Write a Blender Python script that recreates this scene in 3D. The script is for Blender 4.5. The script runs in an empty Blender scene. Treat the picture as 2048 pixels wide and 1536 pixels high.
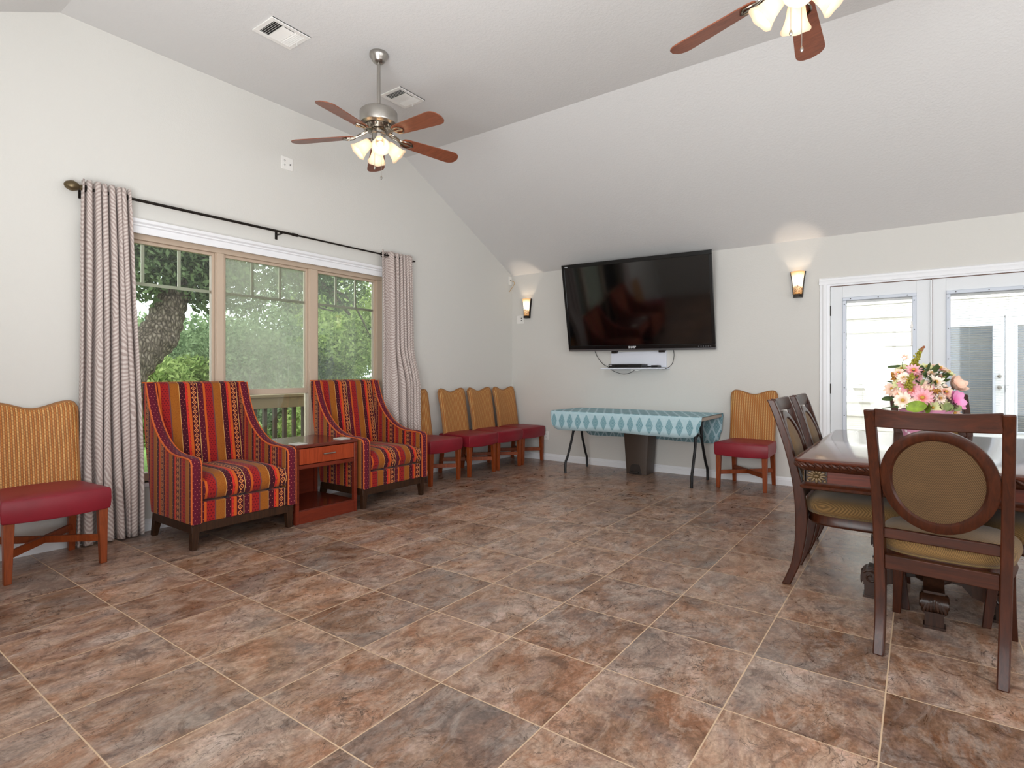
import bpy, bmesh, math, random
import numpy as np
from mathutils import Vector, Matrix
random.seed(7); rng = np.random.default_rng(7)
PI = math.pi
SC = bpy.context.scene
COL = SC.collection

# ------------------------------------------------------------------ objects
def link(o, parent=None):
    COL.objects.link(o)
    if parent is not None: o.parent = parent
    return o
def tag(o, label=None, cat=None, group=None, kind=None):
    if label: o['label'] = label
    if cat: o['category'] = cat
    if group: o['group'] = group
    if kind: o['kind'] = kind
    return o
def thing(name, label, cat, loc=(0, 0, 0), rz=0.0, group=None, kind=None):
    o = bpy.data.objects.new(name, None); o.empty_display_size = .1
    link(o); o.location = loc; o.rotation_euler = (0, 0, rz)
    return tag(o, label, cat, group, kind)
def kids(o): return [c for c in bpy.data.objects if c.parent == o]
def copy_tree(o, parent=None):
    c = o.copy(); link(c)
    c.parent = parent
    for k in kids(o): copy_tree(k, c)
    return c
def place(src, loc, rz, label):
    c = copy_tree(src); c.location = loc; c.rotation_euler = (0, 0, rz); c['label'] = label
    return c

class MB:
    def __init__(s): s.v = []; s.f = []; s.uv = None
    def add(s, vs, fs, M=None):
        b = len(s.v)
        for p in vs:
            p = Vector(p)
            s.v.append(tuple(M @ p) if M is not None else tuple(p))
        for f in fs: s.f.append(tuple(b + i for i in f))
        return s
    def box(s, x0, x1, y0, y1, z0, z1, M=None):
        vs = [(x, y, z) for x in (x0, x1) for y in (y0, y1) for z in (z0, z1)]
        fs = [(0, 1, 3, 2), (4, 6, 7, 5), (0, 4, 5, 1), (2, 3, 7, 6), (0, 2, 6, 4), (1, 5, 7, 3)]
        return s.add(vs, fs, M)
    def bar(s, p0, p1, w, h, up=(0, 0, 1), w1=None, h1=None):
        p0 = Vector(p0); p1 = Vector(p1); d = (p1 - p0).normalized(); up = Vector(up)
        sd = d.cross(up)
        if sd.length < 1e-5: sd = d.cross(Vector((1, 0, 0)))
        sd.normalize(); u = sd.cross(d)
        w1 = w if w1 is None else w1; h1 = h if h1 is None else h1
        vs = []
        for p, a, b in ((p0, w, h), (p1, w1, h1)):
            for i, j in ((-1, -1), (1, -1), (1, 1), (-1, 1)):
                vs.append(p + sd * (i * a / 2) + u * (j * b / 2))
        return s.add(vs, [(0, 3, 2, 1), (4, 5, 6, 7), (0, 1, 5, 4), (1, 2, 6, 5), (2, 3, 7, 6), (3, 0, 4, 7)])
    def tube(s, pts, r, n=8, closed=False, cap=True):
        P = [Vector(p) for p in pts]; m = len(P)
        R = r if isinstance(r, (list, tuple)) else [r] * m
        T = []
        for i in range(m):
            a = P[(i - 1) % m] if (closed or i > 0) else P[0]
            b = P[(i + 1) % m] if (closed or i < m - 1) else P[-1]
            T.append((b - a).normalized())
        up = Vector((0, 0, 1)) if abs(T[0].z) < .9 else Vector((1, 0, 0))
        nrm = T[0].cross(up).normalized(); vs = []
        for i in range(m):
            nrm = (nrm - T[i] * nrm.dot(T[i])).normalized(); bn = T[i].cross(nrm)
            for k in range(n):
                a = 2 * PI * k / n
                vs.append(P[i] + (nrm * math.cos(a) + bn * math.sin(a)) * R[i])
        fs = []
        for i in range(m if closed else m - 1):
            j = (i + 1) % m
            for k in range(n):
                l = (k + 1) % n
                fs.append((i * n + k, i * n + l, j * n + l, j * n + k))
        if cap and not closed:
            fs.append(tuple(range(n - 1, -1, -1))); fs.append(tuple((m - 1) * n + k for k in range(n)))
        return s.add(vs, fs)
    def sweep(s, pts, secs, M=None):
        """pts: points; secs: per point list of 3D offsets (same count) -> skin"""
        n = len(secs[0]); vs = []
        for p, q in zip(pts, secs):
            for o in q: vs.append(Vector(p) + Vector(o))
        fs = []
        for i in range(len(pts) - 1):
            for k in range(n):
                l = (k + 1) % n
                fs.append((i * n + k, i * n + l, (i + 1) * n + l, (i + 1) * n + k))
        fs.append(tuple(range(n))); fs.append(tuple((len(pts) - 1) * n + k for k in range(n)))
        return s.add(vs, fs, M)
    def lathe(s, prof, n=24, M=None, cap=True):
        vs = []; fs = []
        for r, z in prof:
            for k in range(n):
                a = 2 * PI * k / n; vs.append((r * math.cos(a), r * math.sin(a), z))
        for i in range(len(prof) - 1):
            for k in range(n):
                l = (k + 1) % n
                fs.append((i * n + k, i * n + l, (i + 1) * n + l, (i + 1) * n + k))
        if cap:
            fs.append(tuple(range(n - 1, -1, -1))); fs.append(tuple((len(prof) - 1) * n + k for k in range(n)))
        return s.add(vs, fs, M)
    def prism(s, poly, a, b, axis, M=None):
        def mk(p, t):
            return {'x': (t, p[0], p[1]), 'y': (p[0], t, p[1]), 'z': (p[0], p[1], t)}[axis]
        n = len(poly); vs = [mk(p, a) for p in poly] + [mk(p, b) for p in poly]
        fs = [tuple(range(n)), tuple(range(2 * n - 1, n - 1, -1))]
        for k in range(n):
            l = (k + 1) % n; fs.append((k, l, n + l, n + k))
        return s.add(vs, fs, M)
    def ball(s, c, r, n=10, m=6, M=None):
        rx, ry, rz = r if isinstance(r, (tuple, list)) else (r, r, r)
        vs = [(c[0], c[1], c[2] - rz)]; fs = []
        for i in range(1, m):
            t = -PI / 2 + PI * i / m
            for k in range(n):
                a = 2 * PI * k / n
                vs.append((c[0] + rx * math.cos(t) * math.cos(a), c[1] + ry * math.cos(t) * math.sin(a), c[2] + rz * math.sin(t)))
        vs.append((c[0], c[1], c[2] + rz)); e = len(vs) - 1
        for k in range(n):
            l = (k + 1) % n
            fs.append((0, 1 + l, 1 + k)); fs.append((e, 1 + (m - 2) * n + k, 1 + (m - 2) * n + l))
            for i in range(m - 2):
                fs.append((1 + i * n + k, 1 + i * n + l, 1 + (i + 1) * n + l, 1 + (i + 1) * n + k))
        return s.add(vs, fs, M)
    def grid(s, P, uv=None, flip=False):
        h = len(P); w = len(P[0]); b = len(s.v)
        if s.uv is None: s.uv = {}
        for i in range(h):
            for j in range(w):
                if uv: s.uv[len(s.v)] = uv[i][j]
                s.v.append(tuple(P[i][j]))
        for i in range(h - 1):
            for j in range(w - 1):
                q = (b + i * w + j, b + i * w + j + 1, b + (i + 1) * w + j + 1, b + (i + 1) * w + j)
                s.f.append(q[::-1] if flip else q)
        return s
    def build(s, name, mat, parent=None, bevel=0, smooth=True, ang=38, seg=2, sub=0, recalc=True, solid=0):
        me = bpy.data.meshes.new(name)
        me.from_pydata(s.v, [], s.f)
        if recalc:
            bm = bmesh.new(); bm.from_mesh(me); bmesh.ops.recalc_face_normals(bm, faces=bm.faces); bm.to_mesh(me); bm.free()
        if s.uv:
            L = me.uv_layers.new(name='UVMap')
            for lp in me.loops: L.data[lp.index].uv = s.uv.get(lp.vertex_index, (0, 0))
        if smooth:
            me.polygons.foreach_set('use_smooth', [True] * len(me.polygons))
            me.set_sharp_from_angle(angle=math.radians(ang))
        if mat is not None: me.materials.append(mat)
        o = bpy.data.objects.new(name, me); link(o, parent)
        if solid:
            m = o.modifiers.new('Solid', 'SOLIDIFY'); m.thickness = solid; m.offset = 0
        if bevel:
            m = o.modifiers.new('Bevel', 'BEVEL'); m.width = bevel; m.segments = seg; m.limit_method = 'ANGLE'; m.angle_limit = math.radians(35)
            m.harden_normals = False
        if sub:
            m = o.modifiers.new('Sub', 'SUBSURF'); m.levels = sub; m.render_levels = sub
        return o
def T(x, y, z): return Matrix.Translation((x, y, z))
def RZ(a): return Matrix.Rotation(a, 4, 'Z')
def RX(a): return Matrix.Rotation(a, 4, 'X')
def RY(a): return Matrix.Rotation(a, 4, 'Y')
def lerp(a, b, t): return a + (b - a) * t
def interp(tab, t):
    for i in range(len(tab) - 1):
        if t <= tab[i + 1][0]:
            k = (t - tab[i][0]) / (tab[i + 1][0] - tab[i][0])
            return tuple(lerp(tab[i][j], tab[i + 1][j], k) for j in range(1, len(tab[i])))
    return tab[-1][1:]
def crom(pts, n=6):
    P = [Vector(p) for p in pts]; out = []
    for i in range(len(P) - 1):
        p0 = P[max(i - 1, 0)]; p1 = P[i]; p2 = P[i + 1]; p3 = P[min(i + 2, len(P) - 1)]
        for k in range(n):
            t = k / n
            out.append(.5 * ((2 * p1) + (p2 - p0) * t + (2 * p0 - 5 * p1 + 4 * p2 - p3) * t * t + (3 * p1 - p0 - 3 * p2 + p3) * t ** 3))
    out.append(P[-1]); return out

# ------------------------------------------------------------------ materials
def s2l(c):
    return tuple((x / 255 / 12.92 if x / 255 <= .04045 else ((x / 255 + .055) / 1.055) ** 2.4) for x in c)
def rgb(*c): return (*s2l(c), 1)
class NT:
    def __init__(s, name):
        s.m = bpy.data.materials.new(name); s.m.use_nodes = True
        s.t = s.m.node_tree; s.t.nodes.clear()
        s.out = s.t.nodes.new('ShaderNodeOutputMaterial')
        s._tc = None
    def n(s, typ, **k):
        o = s.t.nodes.new('ShaderNode' + typ)
        for a, b in k.items(): setattr(o, a, b)
        return o
    def lk(s, a, b): s.t.links.new(a, b)
    def inp(s, sock, v):
        if hasattr(v, 'node'): s.lk(v, sock)
        else: sock.default_value = v
    def math(s, op, a, b=0.0, c=None, clamp=False):
        o = s.n('Math', operation=op, use_clamp=clamp); s.inp(o.inputs[0], a); s.inp(o.inputs[1], b)
        if c is not None: s.inp(o.inputs[2], c)
        return o.outputs[0]
    def mix(s, f, a, b, typ='MIX'):
        o = s.n('MixRGB', blend_type=typ); s.inp(o.inputs[0], f); s.inp(o.inputs[1], a); s.inp(o.inputs[2], b)
        return o.outputs[0]
    def coord(s, w='Object'):
        if s._tc is None: s._tc = s.n('TexCoord')
        return s._tc.outputs[w]
    def xyz(s, w='Object'):
        o = s.n('SeparateXYZ'); s.lk(s.coord(w), o.inputs[0]); return o.outputs
    def vec(s, x, y, z=0.0):
        o = s.n('CombineXYZ')
        for i, v in enumerate((x, y, z)): s.inp(o.inputs[i], v)
        return o.outputs[0]
    def scale(s, v, sc):
        o = s.n('Mapping'); s.lk(v, o.inputs[0]); o.inputs['Scale'].default_value = sc; return o.outputs[0]
    def noise(s, v, sc=5, det=4, rough=.5, dist=0):
        o = s.n('TexNoise'); s.lk(v, o.inputs['Vector'])
        o.inputs['Scale'].default_value = sc; o.inputs['Detail'].default_value = det
        o.inputs['Roughness'].default_value = rough; o.inputs['Distortion'].default_value = dist
        return o.outputs
    def ramp(s, f, stops, mode='LINEAR'):
        o = s.n('ValToRGB'); r = o.color_ramp; r.interpolation = mode
        s.inp(o.inputs[0], f)
        while len(r.elements) < len(stops): r.elements.new(.5)
        for e, (p, c) in zip(r.elements, stops): e.position = p
        for e, (p, c) in zip(r.elements, stops): e.position = p; e.color = c if len(c) == 4 else (*c, 1)
        return o.outputs[0]
    def bump(s, h, st=.3, d=.01):
        o = s.n('Bump'); s.lk(h, o.inputs['Height']); o.inputs['Strength'].default_value = st; o.inputs['Distance'].default_value = d
        return o.outputs[0]
    def bsdf(s, col, rough=.5, metal=0, normal=None, spec=.5, coat=0, sheen=0, trans=0, emit=None, es=0, crough=.1):
        o = s.n('BsdfPrincipled'); I = o.inputs
        s.inp(I['Base Color'], col); s.inp(I['Roughness'], rough); s.inp(I['Metallic'], metal)
        I['Specular IOR Level'].default_value = spec
        I['Coat Weight'].default_value = coat; I['Coat Roughness'].default_value = crough
        I['Sheen Weight'].default_value = sheen
        I['Transmission Weight'].default_value = trans
        if normal is not None: s.lk(normal, I['Normal'])
        if emit is not None: s.inp(I['Emission Color'], emit); s.inp(I['Emission Strength'], es)
        s.lk(o.outputs[0], s.out.inputs[0]); s.b = o
        return o
def plain(name, c, rough=.5, metal=0, spec=.5, coat=0, sheen=0, nz=0.0, nsc=30, bst=0, bsc=200, emit=None, es=0):
    t = NT(name); col = rgb(*c); nm = None
    if nz:
        f = t.noise(t.coord(), nsc, 3)[0]
        a = tuple(x * (1 - nz) for x in col[:3]) + (1,); b = tuple(min(1, x * (1 + nz)) for x in col[:3]) + (1,)
        col = t.ramp(f, [(.3, a), (.7, b)])
    if bst: nm = t.bump(t.noise(t.coord(), bsc, 2)[0], bst, .002)
    t.bsdf(col, rough, metal, nm, spec, coat, sheen, emit=rgb(*emit) if emit else None, es=es)
    return t.m
def wood(name, c1, c2, rough=.35, axis='z', coat=.3, sc=1.0):
    t = NT(name)
    st = {'x': (1.5, 18, 18), 'y': (18, 1.5, 18), 'z': (18, 18, 1.5)}[axis]
    v = t.scale(t.coord(), tuple(a * sc for a in st))
    f = t.noise(v, 2.2, 6, .6, 1.2)[0]; g = t.noise(v, 9, 3, .5, .4)[0]
    h = t.math('ADD', t.math('MULTIPLY', f, .75), t.math('MULTIPLY', g, .25))
    col = t.ramp(h, [(.3, rgb(*c1)), (.68, rgb(*c2))])
    t.bsdf(col, rough, 0, t.bump(h, .06, .003), .5 if coat >= .3 else .28, coat)
    return t.m

def floor_mat():
    t = NT('floor_slate_tile'); X, Y, Z = t.xyz('Object'); s = 1 / .457
    u = t.math('MULTIPLY', t.math('ADD', X, 4.21), s); v = t.math('MULTIPLY', t.math('SUBTRACT', Y, 1.108), s)
    fu = t.math('FRACT', t.math('ADD', u, 50)); fv = t.math('FRACT', t.math('ADD', v, 50))
    iu = t.math('FLOOR', t.math('ADD', u, 50)); iv = t.math('FLOOR', t.math('ADD', v, 50))
    e = t.math('MINIMUM', t.math('MINIMUM', fu, t.math('SUBTRACT', 1, fu)), t.math('MINIMUM', fv, t.math('SUBTRACT', 1, fv)))
    grout = t.math('LESS_THAN', e, .0052)
    wn = t.n('TexWhiteNoise'); wn.noise_dimensions = '2D'; t.lk(t.vec(iu, iv), wn.inputs['Vector'])
    r = wn.outputs['Value']; rc = wn.outputs['Color']
    off = t.n('VectorMath', operation='SCALE'); t.lk(rc, off.inputs[0]); off.inputs['Scale'].default_value = 37
    p = t.n('VectorMath', operation='ADD'); t.lk(t.vec(t.math('MULTIPLY', X, 1.5), t.math('MULTIPLY', Y, .95), 0.0), p.inputs[0]); t.lk(off.outputs[0], p.inputs[1])
    pv = p.outputs[0]
    n1 = t.noise(pv, 2.6, 8, .66, 1.1)[0]; n2 = t.noise(pv, 8, 8, .72, .9)[0]; n3 = t.noise(pv, 4.6, 5, .6, 1.8)[0]; n4 = t.noise(pv, 60, 4, .7)[0]
    base = t.ramp(t.math('ADD', t.math('MULTIPLY', n1, .5), t.math('MULTIPLY', n2, .5)),
                  [(.37, rgb(70, 50, 40)), (.44, rgb(120, 90, 72)), (.50, rgb(164, 130, 108)), (.56, rgb(196, 168, 148)), (.63, rgb(222, 204, 190))])
    warm = t.ramp(t.noise(pv, 2.0, 5, .62, 1.0)[0], [(.38, rgb(172, 108, 60)), (.46, rgb(158, 116, 84)), (.54, rgb(168, 134, 118)), (.62, rgb(160, 150, 146))])
    c = t.mix(.42, base, warm)
    n5 = t.noise(t.scale(pv, (1.2, .8, 1)), 4.2, 8, .74, 1.8)[0]
    blot = t.ramp(n5, [(.50, (0, 0, 0, 1)), (.60, (1, 1, 1, 1))])
    c = t.mix(t.math('MULTIPLY', blot, .5), c, t.mix(r, rgb(188, 178, 170), rgb(204, 176, 152)))
    blot2 = t.ramp(t.noise(t.scale(pv, (1, 2.0, 1)), 3.6, 8, .76, 1.8)[0], [(.53, (0, 0, 0, 1)), (.62, (1, 1, 1, 1))])
    c = t.mix(t.math('MULTIPLY', blot2, .6), c, rgb(92, 66, 52))
    vein = t.math('ABSOLUTE', t.math('SUBTRACT', n3, .5))
    vm = t.ramp(vein, [(0.0, (1, 1, 1, 1)), (.012, (0, 0, 0, 1))])
    vsel = t.ramp(n1, [(.45, (0, 0, 0, 1)), (.58, (1, 1, 1, 1))])
    c = t.mix(t.math('MULTIPLY', vm, t.math('MULTIPLY', vsel, .85)), c, rgb(66, 50, 44))
    c = t.mix(.55, c, t.ramp(n4, [(.32, rgb(90, 82, 78)), (.68, rgb(176, 170, 164))]), 'OVERLAY')
    hs = t.n('HueSaturation'); t.lk(c, hs.inputs['Color']); t.inp(hs.inputs['Value'], t.math('ADD', .84, t.math('MULTIPLY', r, .42)))
    hs.inputs['Saturation'].default_value = .93
    c = t.mix(grout, hs.outputs[0], rgb(204, 176, 146))
    hgt = t.math('SUBTRACT', t.math('MULTIPLY', n2, .5), grout)
    rough = t.math('ADD', .19, t.math('MULTIPLY', n2, .22))
    t.bsdf(c, t.math('ADD', rough, t.math('MULTIPLY', grout, .4)), 0, t.bump(hgt, .22, .004), .45)
    return t.m

STR = None
def stripe_mat(name, axis, off=0.0, period=.315):
    t = NT(name); X, Y, Z = t.xyz('Object')
    a = {'x': X, 'y': Y}[axis]
    o = t.math('SUBTRACT', Z, X) if axis == 'y' else Z
    u = t.math('FRACT', t.math('ADD', t.math('DIVIDE', a, period), 10 + off))
    mar = rgb(84, 22, 38); dmar = rgb(68, 18, 31); red = rgb(152, 33, 31); gold = rgb(156, 92, 32); org = rgb(194, 90, 34)
    crm = rgb(212, 164, 100); gry = rgb(104, 62, 66)
    ST = [(0, org), (.05, red), (.22, gry), (.25, gold), (.44, crm), (.452, dmar), (.585, red), (.63, org), (.70, dmar), (.855, crm), (.87, mar)]
    c = t.ramp(u, ST, 'CONSTANT')
    def band(lo, hi):
        return t.math('MULTIPLY', t.math('GREATER_THAN', u, lo), t.math('LESS_THAN', u, hi))
    def dots(per, rad, sh=0.0):
        # dots centred in a grid, alternate rows shifted
        q = t.math('DIVIDE', o, per); row = t.math('FLOOR', q)
        fx = t.math('SUBTRACT', t.math('FRACT', t.math('ADD', t.math('DIVIDE', a, per), t.math('ADD', t.math('MULTIPLY', row, .5), 20 + sh))), .5)
        fy = t.math('SUBTRACT', t.math('FRACT', t.math('ADD', q, 20)), .5)
        d = t.math('ADD', t.math('MULTIPLY', fx, fx), t.math('MULTIPLY', fy, fy))
        return t.math('LESS_THAN', d, rad * rad)
    m1 = t.math('MULTIPLY', t.math('ADD', band(.452, .585), band(.87, 1.0)), dots(.026, .1))
    c = t.mix(m1, c, rgb(200, 120, 90))
    m2 = t.math('MULTIPLY', band(.055, .215), dots(.02, .27, .3)); c = t.mix(m2, c, rgb(104, 20, 30))
    spk = t.noise(t.coord(), 260, 2)[0]
    m3 = t.math('MULTIPLY', band(.25, .44), t.math('GREATER_THAN', spk, .56)); c = t.mix(m3, c, rgb(140, 74, 26))
    # diamond chain
    du = t.math('ABSOLUTE', t.math('DIVIDE', t.math('SUBTRACT', u, .778), .062))
    dv = t.math('MULTIPLY', t.math('ABSOLUTE', t.math('SUBTRACT', t.math('FRACT', t.math('ADD', t.math('DIVIDE', o, .042), 20)), .5)), 2)
    dd = t.math('ADD', du, dv)
    ring = t.math('MULTIPLY', t.math('GREATER_THAN', dd, .62), t.math('LESS_THAN', dd, .98))
    m4 = t.math('MULTIPLY', band(.715, .84), t.math('ADD', ring, t.math('LESS_THAN', dd, .22)))
    c = t.mix(m4, c, rgb(222, 140, 84))
    # wavy edge red over orange
    wv = t.math('ADD', .63, t.math('MULTIPLY', t.math('SINE', t.math('MULTIPLY', o, 190)), .02))
    m5 = band(.585, wv); c = t.mix(m5, c, rgb(200, 48, 40))
    t.bsdf(c, .85, 0, t.bump(t.noise(t.coord(), 420, 2)[0], .25, .002), .15, sheen=.08)
    return t.m
def band_mat():
    t = NT('armchair_band_fabric'); X, Y, Z = t.xyz('Object'); o = t.math('ADD', Z, t.math('MULTIPLY', X, -.6)); per = .024
    q = t.math('DIVIDE', o, per); row = t.math('FLOOR', q)
    fx = t.math('SUBTRACT', t.math('FRACT', t.math('ADD', t.math('DIVIDE', Y, per), t.math('ADD', t.math('MULTIPLY', row, .5), 20))), .5)
    fy = t.math('SUBTRACT', t.math('FRACT', t.math('ADD', q, 20)), .5)
    d = t.math('LESS_THAN', t.math('ADD', t.math('MULTIPLY', fx, fx), t.math('MULTIPLY', fy, fy)), .012)
    c = t.mix(d, rgb(92, 22, 40), rgb(205, 110, 96))
    t.bsdf(c, .85, 0, t.bump(t.noise(t.coord(), 420, 2)[0], .25, .002), .15, sheen=.08); return t.m
def rattan_mat():
    t = NT('rattan_weave'); X, Y, Z = t.xyz('Object')
    pu, pv = .0112, .0092
    q = t.math('ADD', t.math('DIVIDE', Y, pu), 100); col = t.math('FLOOR', q); fu = t.math('FRACT', q)
    w = t.math('ADD', t.math('ADD', t.math('DIVIDE', Z, pv), 100), t.math('MULTIPLY', t.math('MODULO', col, 2), .5)); fv = t.math('FRACT', w)
    su = t.math('SINE', t.math('MULTIPLY', fu, PI)); sv = t.math('SINE', t.math('MULTIPLY', fv, PI))
    h = t.math('MULTIPLY', t.math('POWER', su, .6), t.math('POWER', sv, .7))
    alt = t.math('MODULO', col, 2)
    wn = t.n('TexWhiteNoise'); wn.noise_dimensions = '1D'; t.inp(wn.inputs['W'], t.math('FLOOR', t.math('DIVIDE', col, 2)))
    tint = t.mix(alt, rgb(238, 192, 122), rgb(208, 132, 62))
    tint = t.mix(t.math('MULTIPLY', wn.outputs['Value'], .3), tint, rgb(178, 104, 44))
    c = t.mix(h, rgb(112, 58, 20), tint)
    t.bsdf(c, .5, 0, t.bump(h, .5, .003), .35); return t.m
def weave_mat(name, c1, c2, sc=.0042):
    t = NT(name); X, Y, Z = t.xyz('Object')
    o = t.math('SUBTRACT', Z, t.math('MULTIPLY', X, 1.0))
    a = t.math('SINE', t.math('MULTIPLY', t.math('ADD', Y, t.math('MULTIPLY', o, .45)), 2 * PI / sc))
    b = t.math('SINE', t.math('MULTIPLY', o, 2 * PI / (sc * 1.15)))
    h = t.math('ADD', t.math('MULTIPLY', t.math('MULTIPLY', a, b), .5), .5)
    n = t.noise(t.coord(), 8, 3)[0]
    c = t.mix(t.math('MULTIPLY', h, t.math('ADD', .6, t.math('MULTIPLY', n, .5)), clamp=True), rgb(*c1), rgb(*c2))
    t.bsdf(c, .8, 0, t.bump(h, .35, .0015), .2, sheen=.15); return t.m
def curtain_mat():
    t = NT('zebra_jacquard'); UV = t.n('SeparateXYZ'); t.lk(t.coord('UV'), UV.inputs[0]); U, V = UV.outputs[0], UV.outputs[1]
    n = t.noise(t.vec(t.math('MULTIPLY', U, 4.2), t.math('MULTIPLY', V, 1.4), 0.0), 1.6, 2.5, .5, .4)[0]
    n2 = t.noise(t.vec(t.math('MULTIPLY', U, 16), t.math('MULTIPLY', V, 9), 3.0), 1.0, 2, .5)[0]
    tri = t.math('ABSOLUTE', t.math('SUBTRACT', t.math('FRACT', t.math('ADD', t.math('DIVIDE', t.math('ADD', U, t.math('MULTIPLY', n, .12)), .30), 5)), .5))
    ph = t.math('ADD', t.math('MULTIPLY', V, 215), t.math('ADD', t.math('MULTIPLY', t.math('POWER', tri, .75), 46), t.math('ADD', t.math('MULTIPLY', n, 26), t.math('MULTIPLY', n2, 5.0))))
    w = t.math('SINE', ph)
    m = t.ramp(t.math('ADD', t.math('MULTIPLY', w, .5), .5), [(.40, (0, 0, 0, 1)), (.62, (1, 1, 1, 1))])
    c = t.mix(m, rgb(174, 157, 151), rgb(204, 193, 187))
    t.bsdf(c, t.math('SUBTRACT', .68, t.math('MULTIPLY', m, .3)), 0, t.bump(m, .15, .002), .35, sheen=.15); return t.m
def cloth_mat():
    t = NT('aqua_tablecloth_fabric'); S = t.n('SeparateXYZ'); t.lk(t.coord('UV'), S.inputs[0]); U, V = S.outputs[0], S.outputs[1]
    pu, pv = .105, .225
    def motif(du, dv):
        fu = t.math('SUBTRACT', t.math('FRACT', t.math('ADD', t.math('DIVIDE', U, pu), 10 + du)), .5)
        fv = t.math('SUBTRACT', t.math('FRACT', t.math('ADD', t.math('DIVIDE', V, pv), 10 + dv)), .5)
        av = t.math('ABSOLUTE', fv)
        w = t.math('MULTIPLY', t.math('POWER', t.math('SUBTRACT', 1, t.math('MULTIPLY', av, 2.75), clamp=True), .7), .37)
        # pinch toward the lower third
        au = t.math('ABSOLUTE', fu)
        inside = t.math('LESS_THAN', au, w)
        r = t.math('DIVIDE', au, t.math('ADD', w, .001))
        lines = t.math('GREATER_THAN', t.math('SINE', t.math('ADD', t.math('MULTIPLY', r, 16), t.math('MULTIPLY', av, 40))), -.45)
        return t.math('MULTIPLY', inside, t.math('ADD', .35, t.math('MULTIPLY', lines, .65)))
    top_ = t.math('GREATER_THAN', V, .11)
    m = t.math('MAXIMUM', motif(0, .5), t.math('MULTIPLY', motif(.5, 0), top_))
    n = t.noise(t.coord('UV'), 26, 5, .7)[0]
    base = t.mix(n, rgb(158, 198, 212), rgb(204, 224, 228))
    ink = t.mix(n, rgb(58, 118, 134), rgb(104, 160, 172))
    c = t.mix(t.math('MULTIPLY', m, .85), base, ink)
    t.bsdf(c, .6, 0, t.bump(t.noise(t.coord(), 400, 2)[0], .1, .001), .3); return t.m
def glass_mat(name, haze=0.0, tint=(1, 1, 1), hc=(200, 200, 190), streak=False):
    t = NT(name)
    tr = t.n('BsdfTransparent'); tr.inputs[0].default_value = (*tint, 1)
    gl = t.n('BsdfGlossy'); gl.inputs['Roughness'].default_value = .02
    fr = t.n('Fresnel'); fr.inputs[0].default_value = 1.5
    mx = t.n('MixShader'); t.lk(fr.outputs[0], mx.inputs[0]); t.lk(tr.outputs[0], mx.inputs[1]); t.lk(gl.outputs[0], mx.inputs[2])
    res = mx.outputs[0]
    if haze:
        d = t.n('BsdfDiffuse'); d.inputs[0].default_value = rgb(*hc)
        tl = t.n('BsdfTranslucent'); tl.inputs[0].default_value = rgb(*hc)
        ad = t.n('MixShader'); ad.inputs[0].default_value = .6; t.lk(d.outputs[0], ad.inputs[1]); t.lk(tl.outputs[0], ad.inputs[2])
        X, Y, Z = t.xyz('Object')
        nn = t.noise(t.vec(t.math('MULTIPLY', Y, 30), t.math('MULTIPLY', Z, 1.5), 0.0), 2, 4, .6)[0]
        nb = t.noise(t.vec(Y, Z, 0.0), 2.2, 3, .5)[0]
        f = t.math('MULTIPLY', t.math('ADD', t.math('MULTIPLY', nn, .5), t.math('MULTIPLY', nb, .9)), haze)
        m2 = t.n('MixShader'); t.lk(f, m2.inputs[0]); t.lk(res, m2.inputs[1]); t.lk(ad.outputs[0], m2.inputs[2]); res = m2.outputs[0]
    t.lk(res, t.out.inputs[0]); return t.m
def leaf_mat(name, c1, c2, tl=.35):
    t = NT(name)
    at = t.n('Attribute'); at.attribute_name = 'leafv'; at.attribute_type = 'GEOMETRY'
    c = t.ramp(at.outputs['Fac'], [(0, rgb(*c1)), (1, rgb(*c2))])
    d = t.n('BsdfDiffuse'); t.lk(c, d.inputs[0]); l = t.n('BsdfTranslucent'); t.lk(c, l.inputs[0])
    m = t.n('MixShader'); m.inputs[0].default_value = tl; t.lk(d.outputs[0], m.inputs[1]); t.lk(l.outputs[0], m.inputs[2])
    t.lk(m.outputs[0], t.out.inputs[0]); return t.m
def wall_mat(name, c, bsc=90, bst=.12):
    t = NT(name)
    n = t.noise(t.coord(), bsc, 3, .55)[0]; h = t.ramp(n, [(.42, (0, 0, 0, 1)), (.62, (1, 1, 1, 1))])
    t.bsdf(rgb(*c), .85, 0, t.bump(h, bst, .003), .25); return t.m
def siding_mat():
    t = NT('white_lap_siding'); t.bsdf(rgb(236, 234, 226), .7, spec=.3); return t.m
def bark_mat():
    t = NT('oak_bark'); v = t.scale(t.coord(), (7, 7, 3))
    a = t.noise(v, 2.2, 6, .65, .8)[0]
    vo = t.n('TexVoronoi'); t.lk(v, vo.inputs['Vector']); vo.inputs['Scale'].default_value = 3.4; vo.feature = 'DISTANCE_TO_EDGE'
    h = t.math('ADD', t.math('MULTIPLY', a, .6), t.math('MULTIPLY', vo.outputs['Distance'], 1.2))
    c = t.ramp(h, [(.25, rgb(52, 45, 40)), (.55, rgb(104, 92, 82)), (.85, rgb(142, 130, 118))])
    t.bsdf(c, .9, 0, t.bump(h, 1.0, .04), .1); return t.m
def shade_mat():
    t = NT('frosted_shade_glass')
    tr = t.n('BsdfTranslucent'); tr.inputs[0].default_value = (.95, .87, .76, 1)
    d = t.n('BsdfPrincipled'); d.inputs['Base Color'].default_value = rgb(250, 236, 215); d.inputs['Roughness'].default_value = .3
    d.inputs['Emission Color'].default_value = (1, .8, .58, 1); d.inputs['Emission Strength'].default_value = .3
    m = t.n('MixShader'); m.inputs[0].default_value = .5; t.lk(tr.outputs[0], m.inputs[1]); t.lk(d.outputs[0], m.inputs[2])
    t.lk(m.outputs[0], t.out.inputs[0]); return t.m
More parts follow.
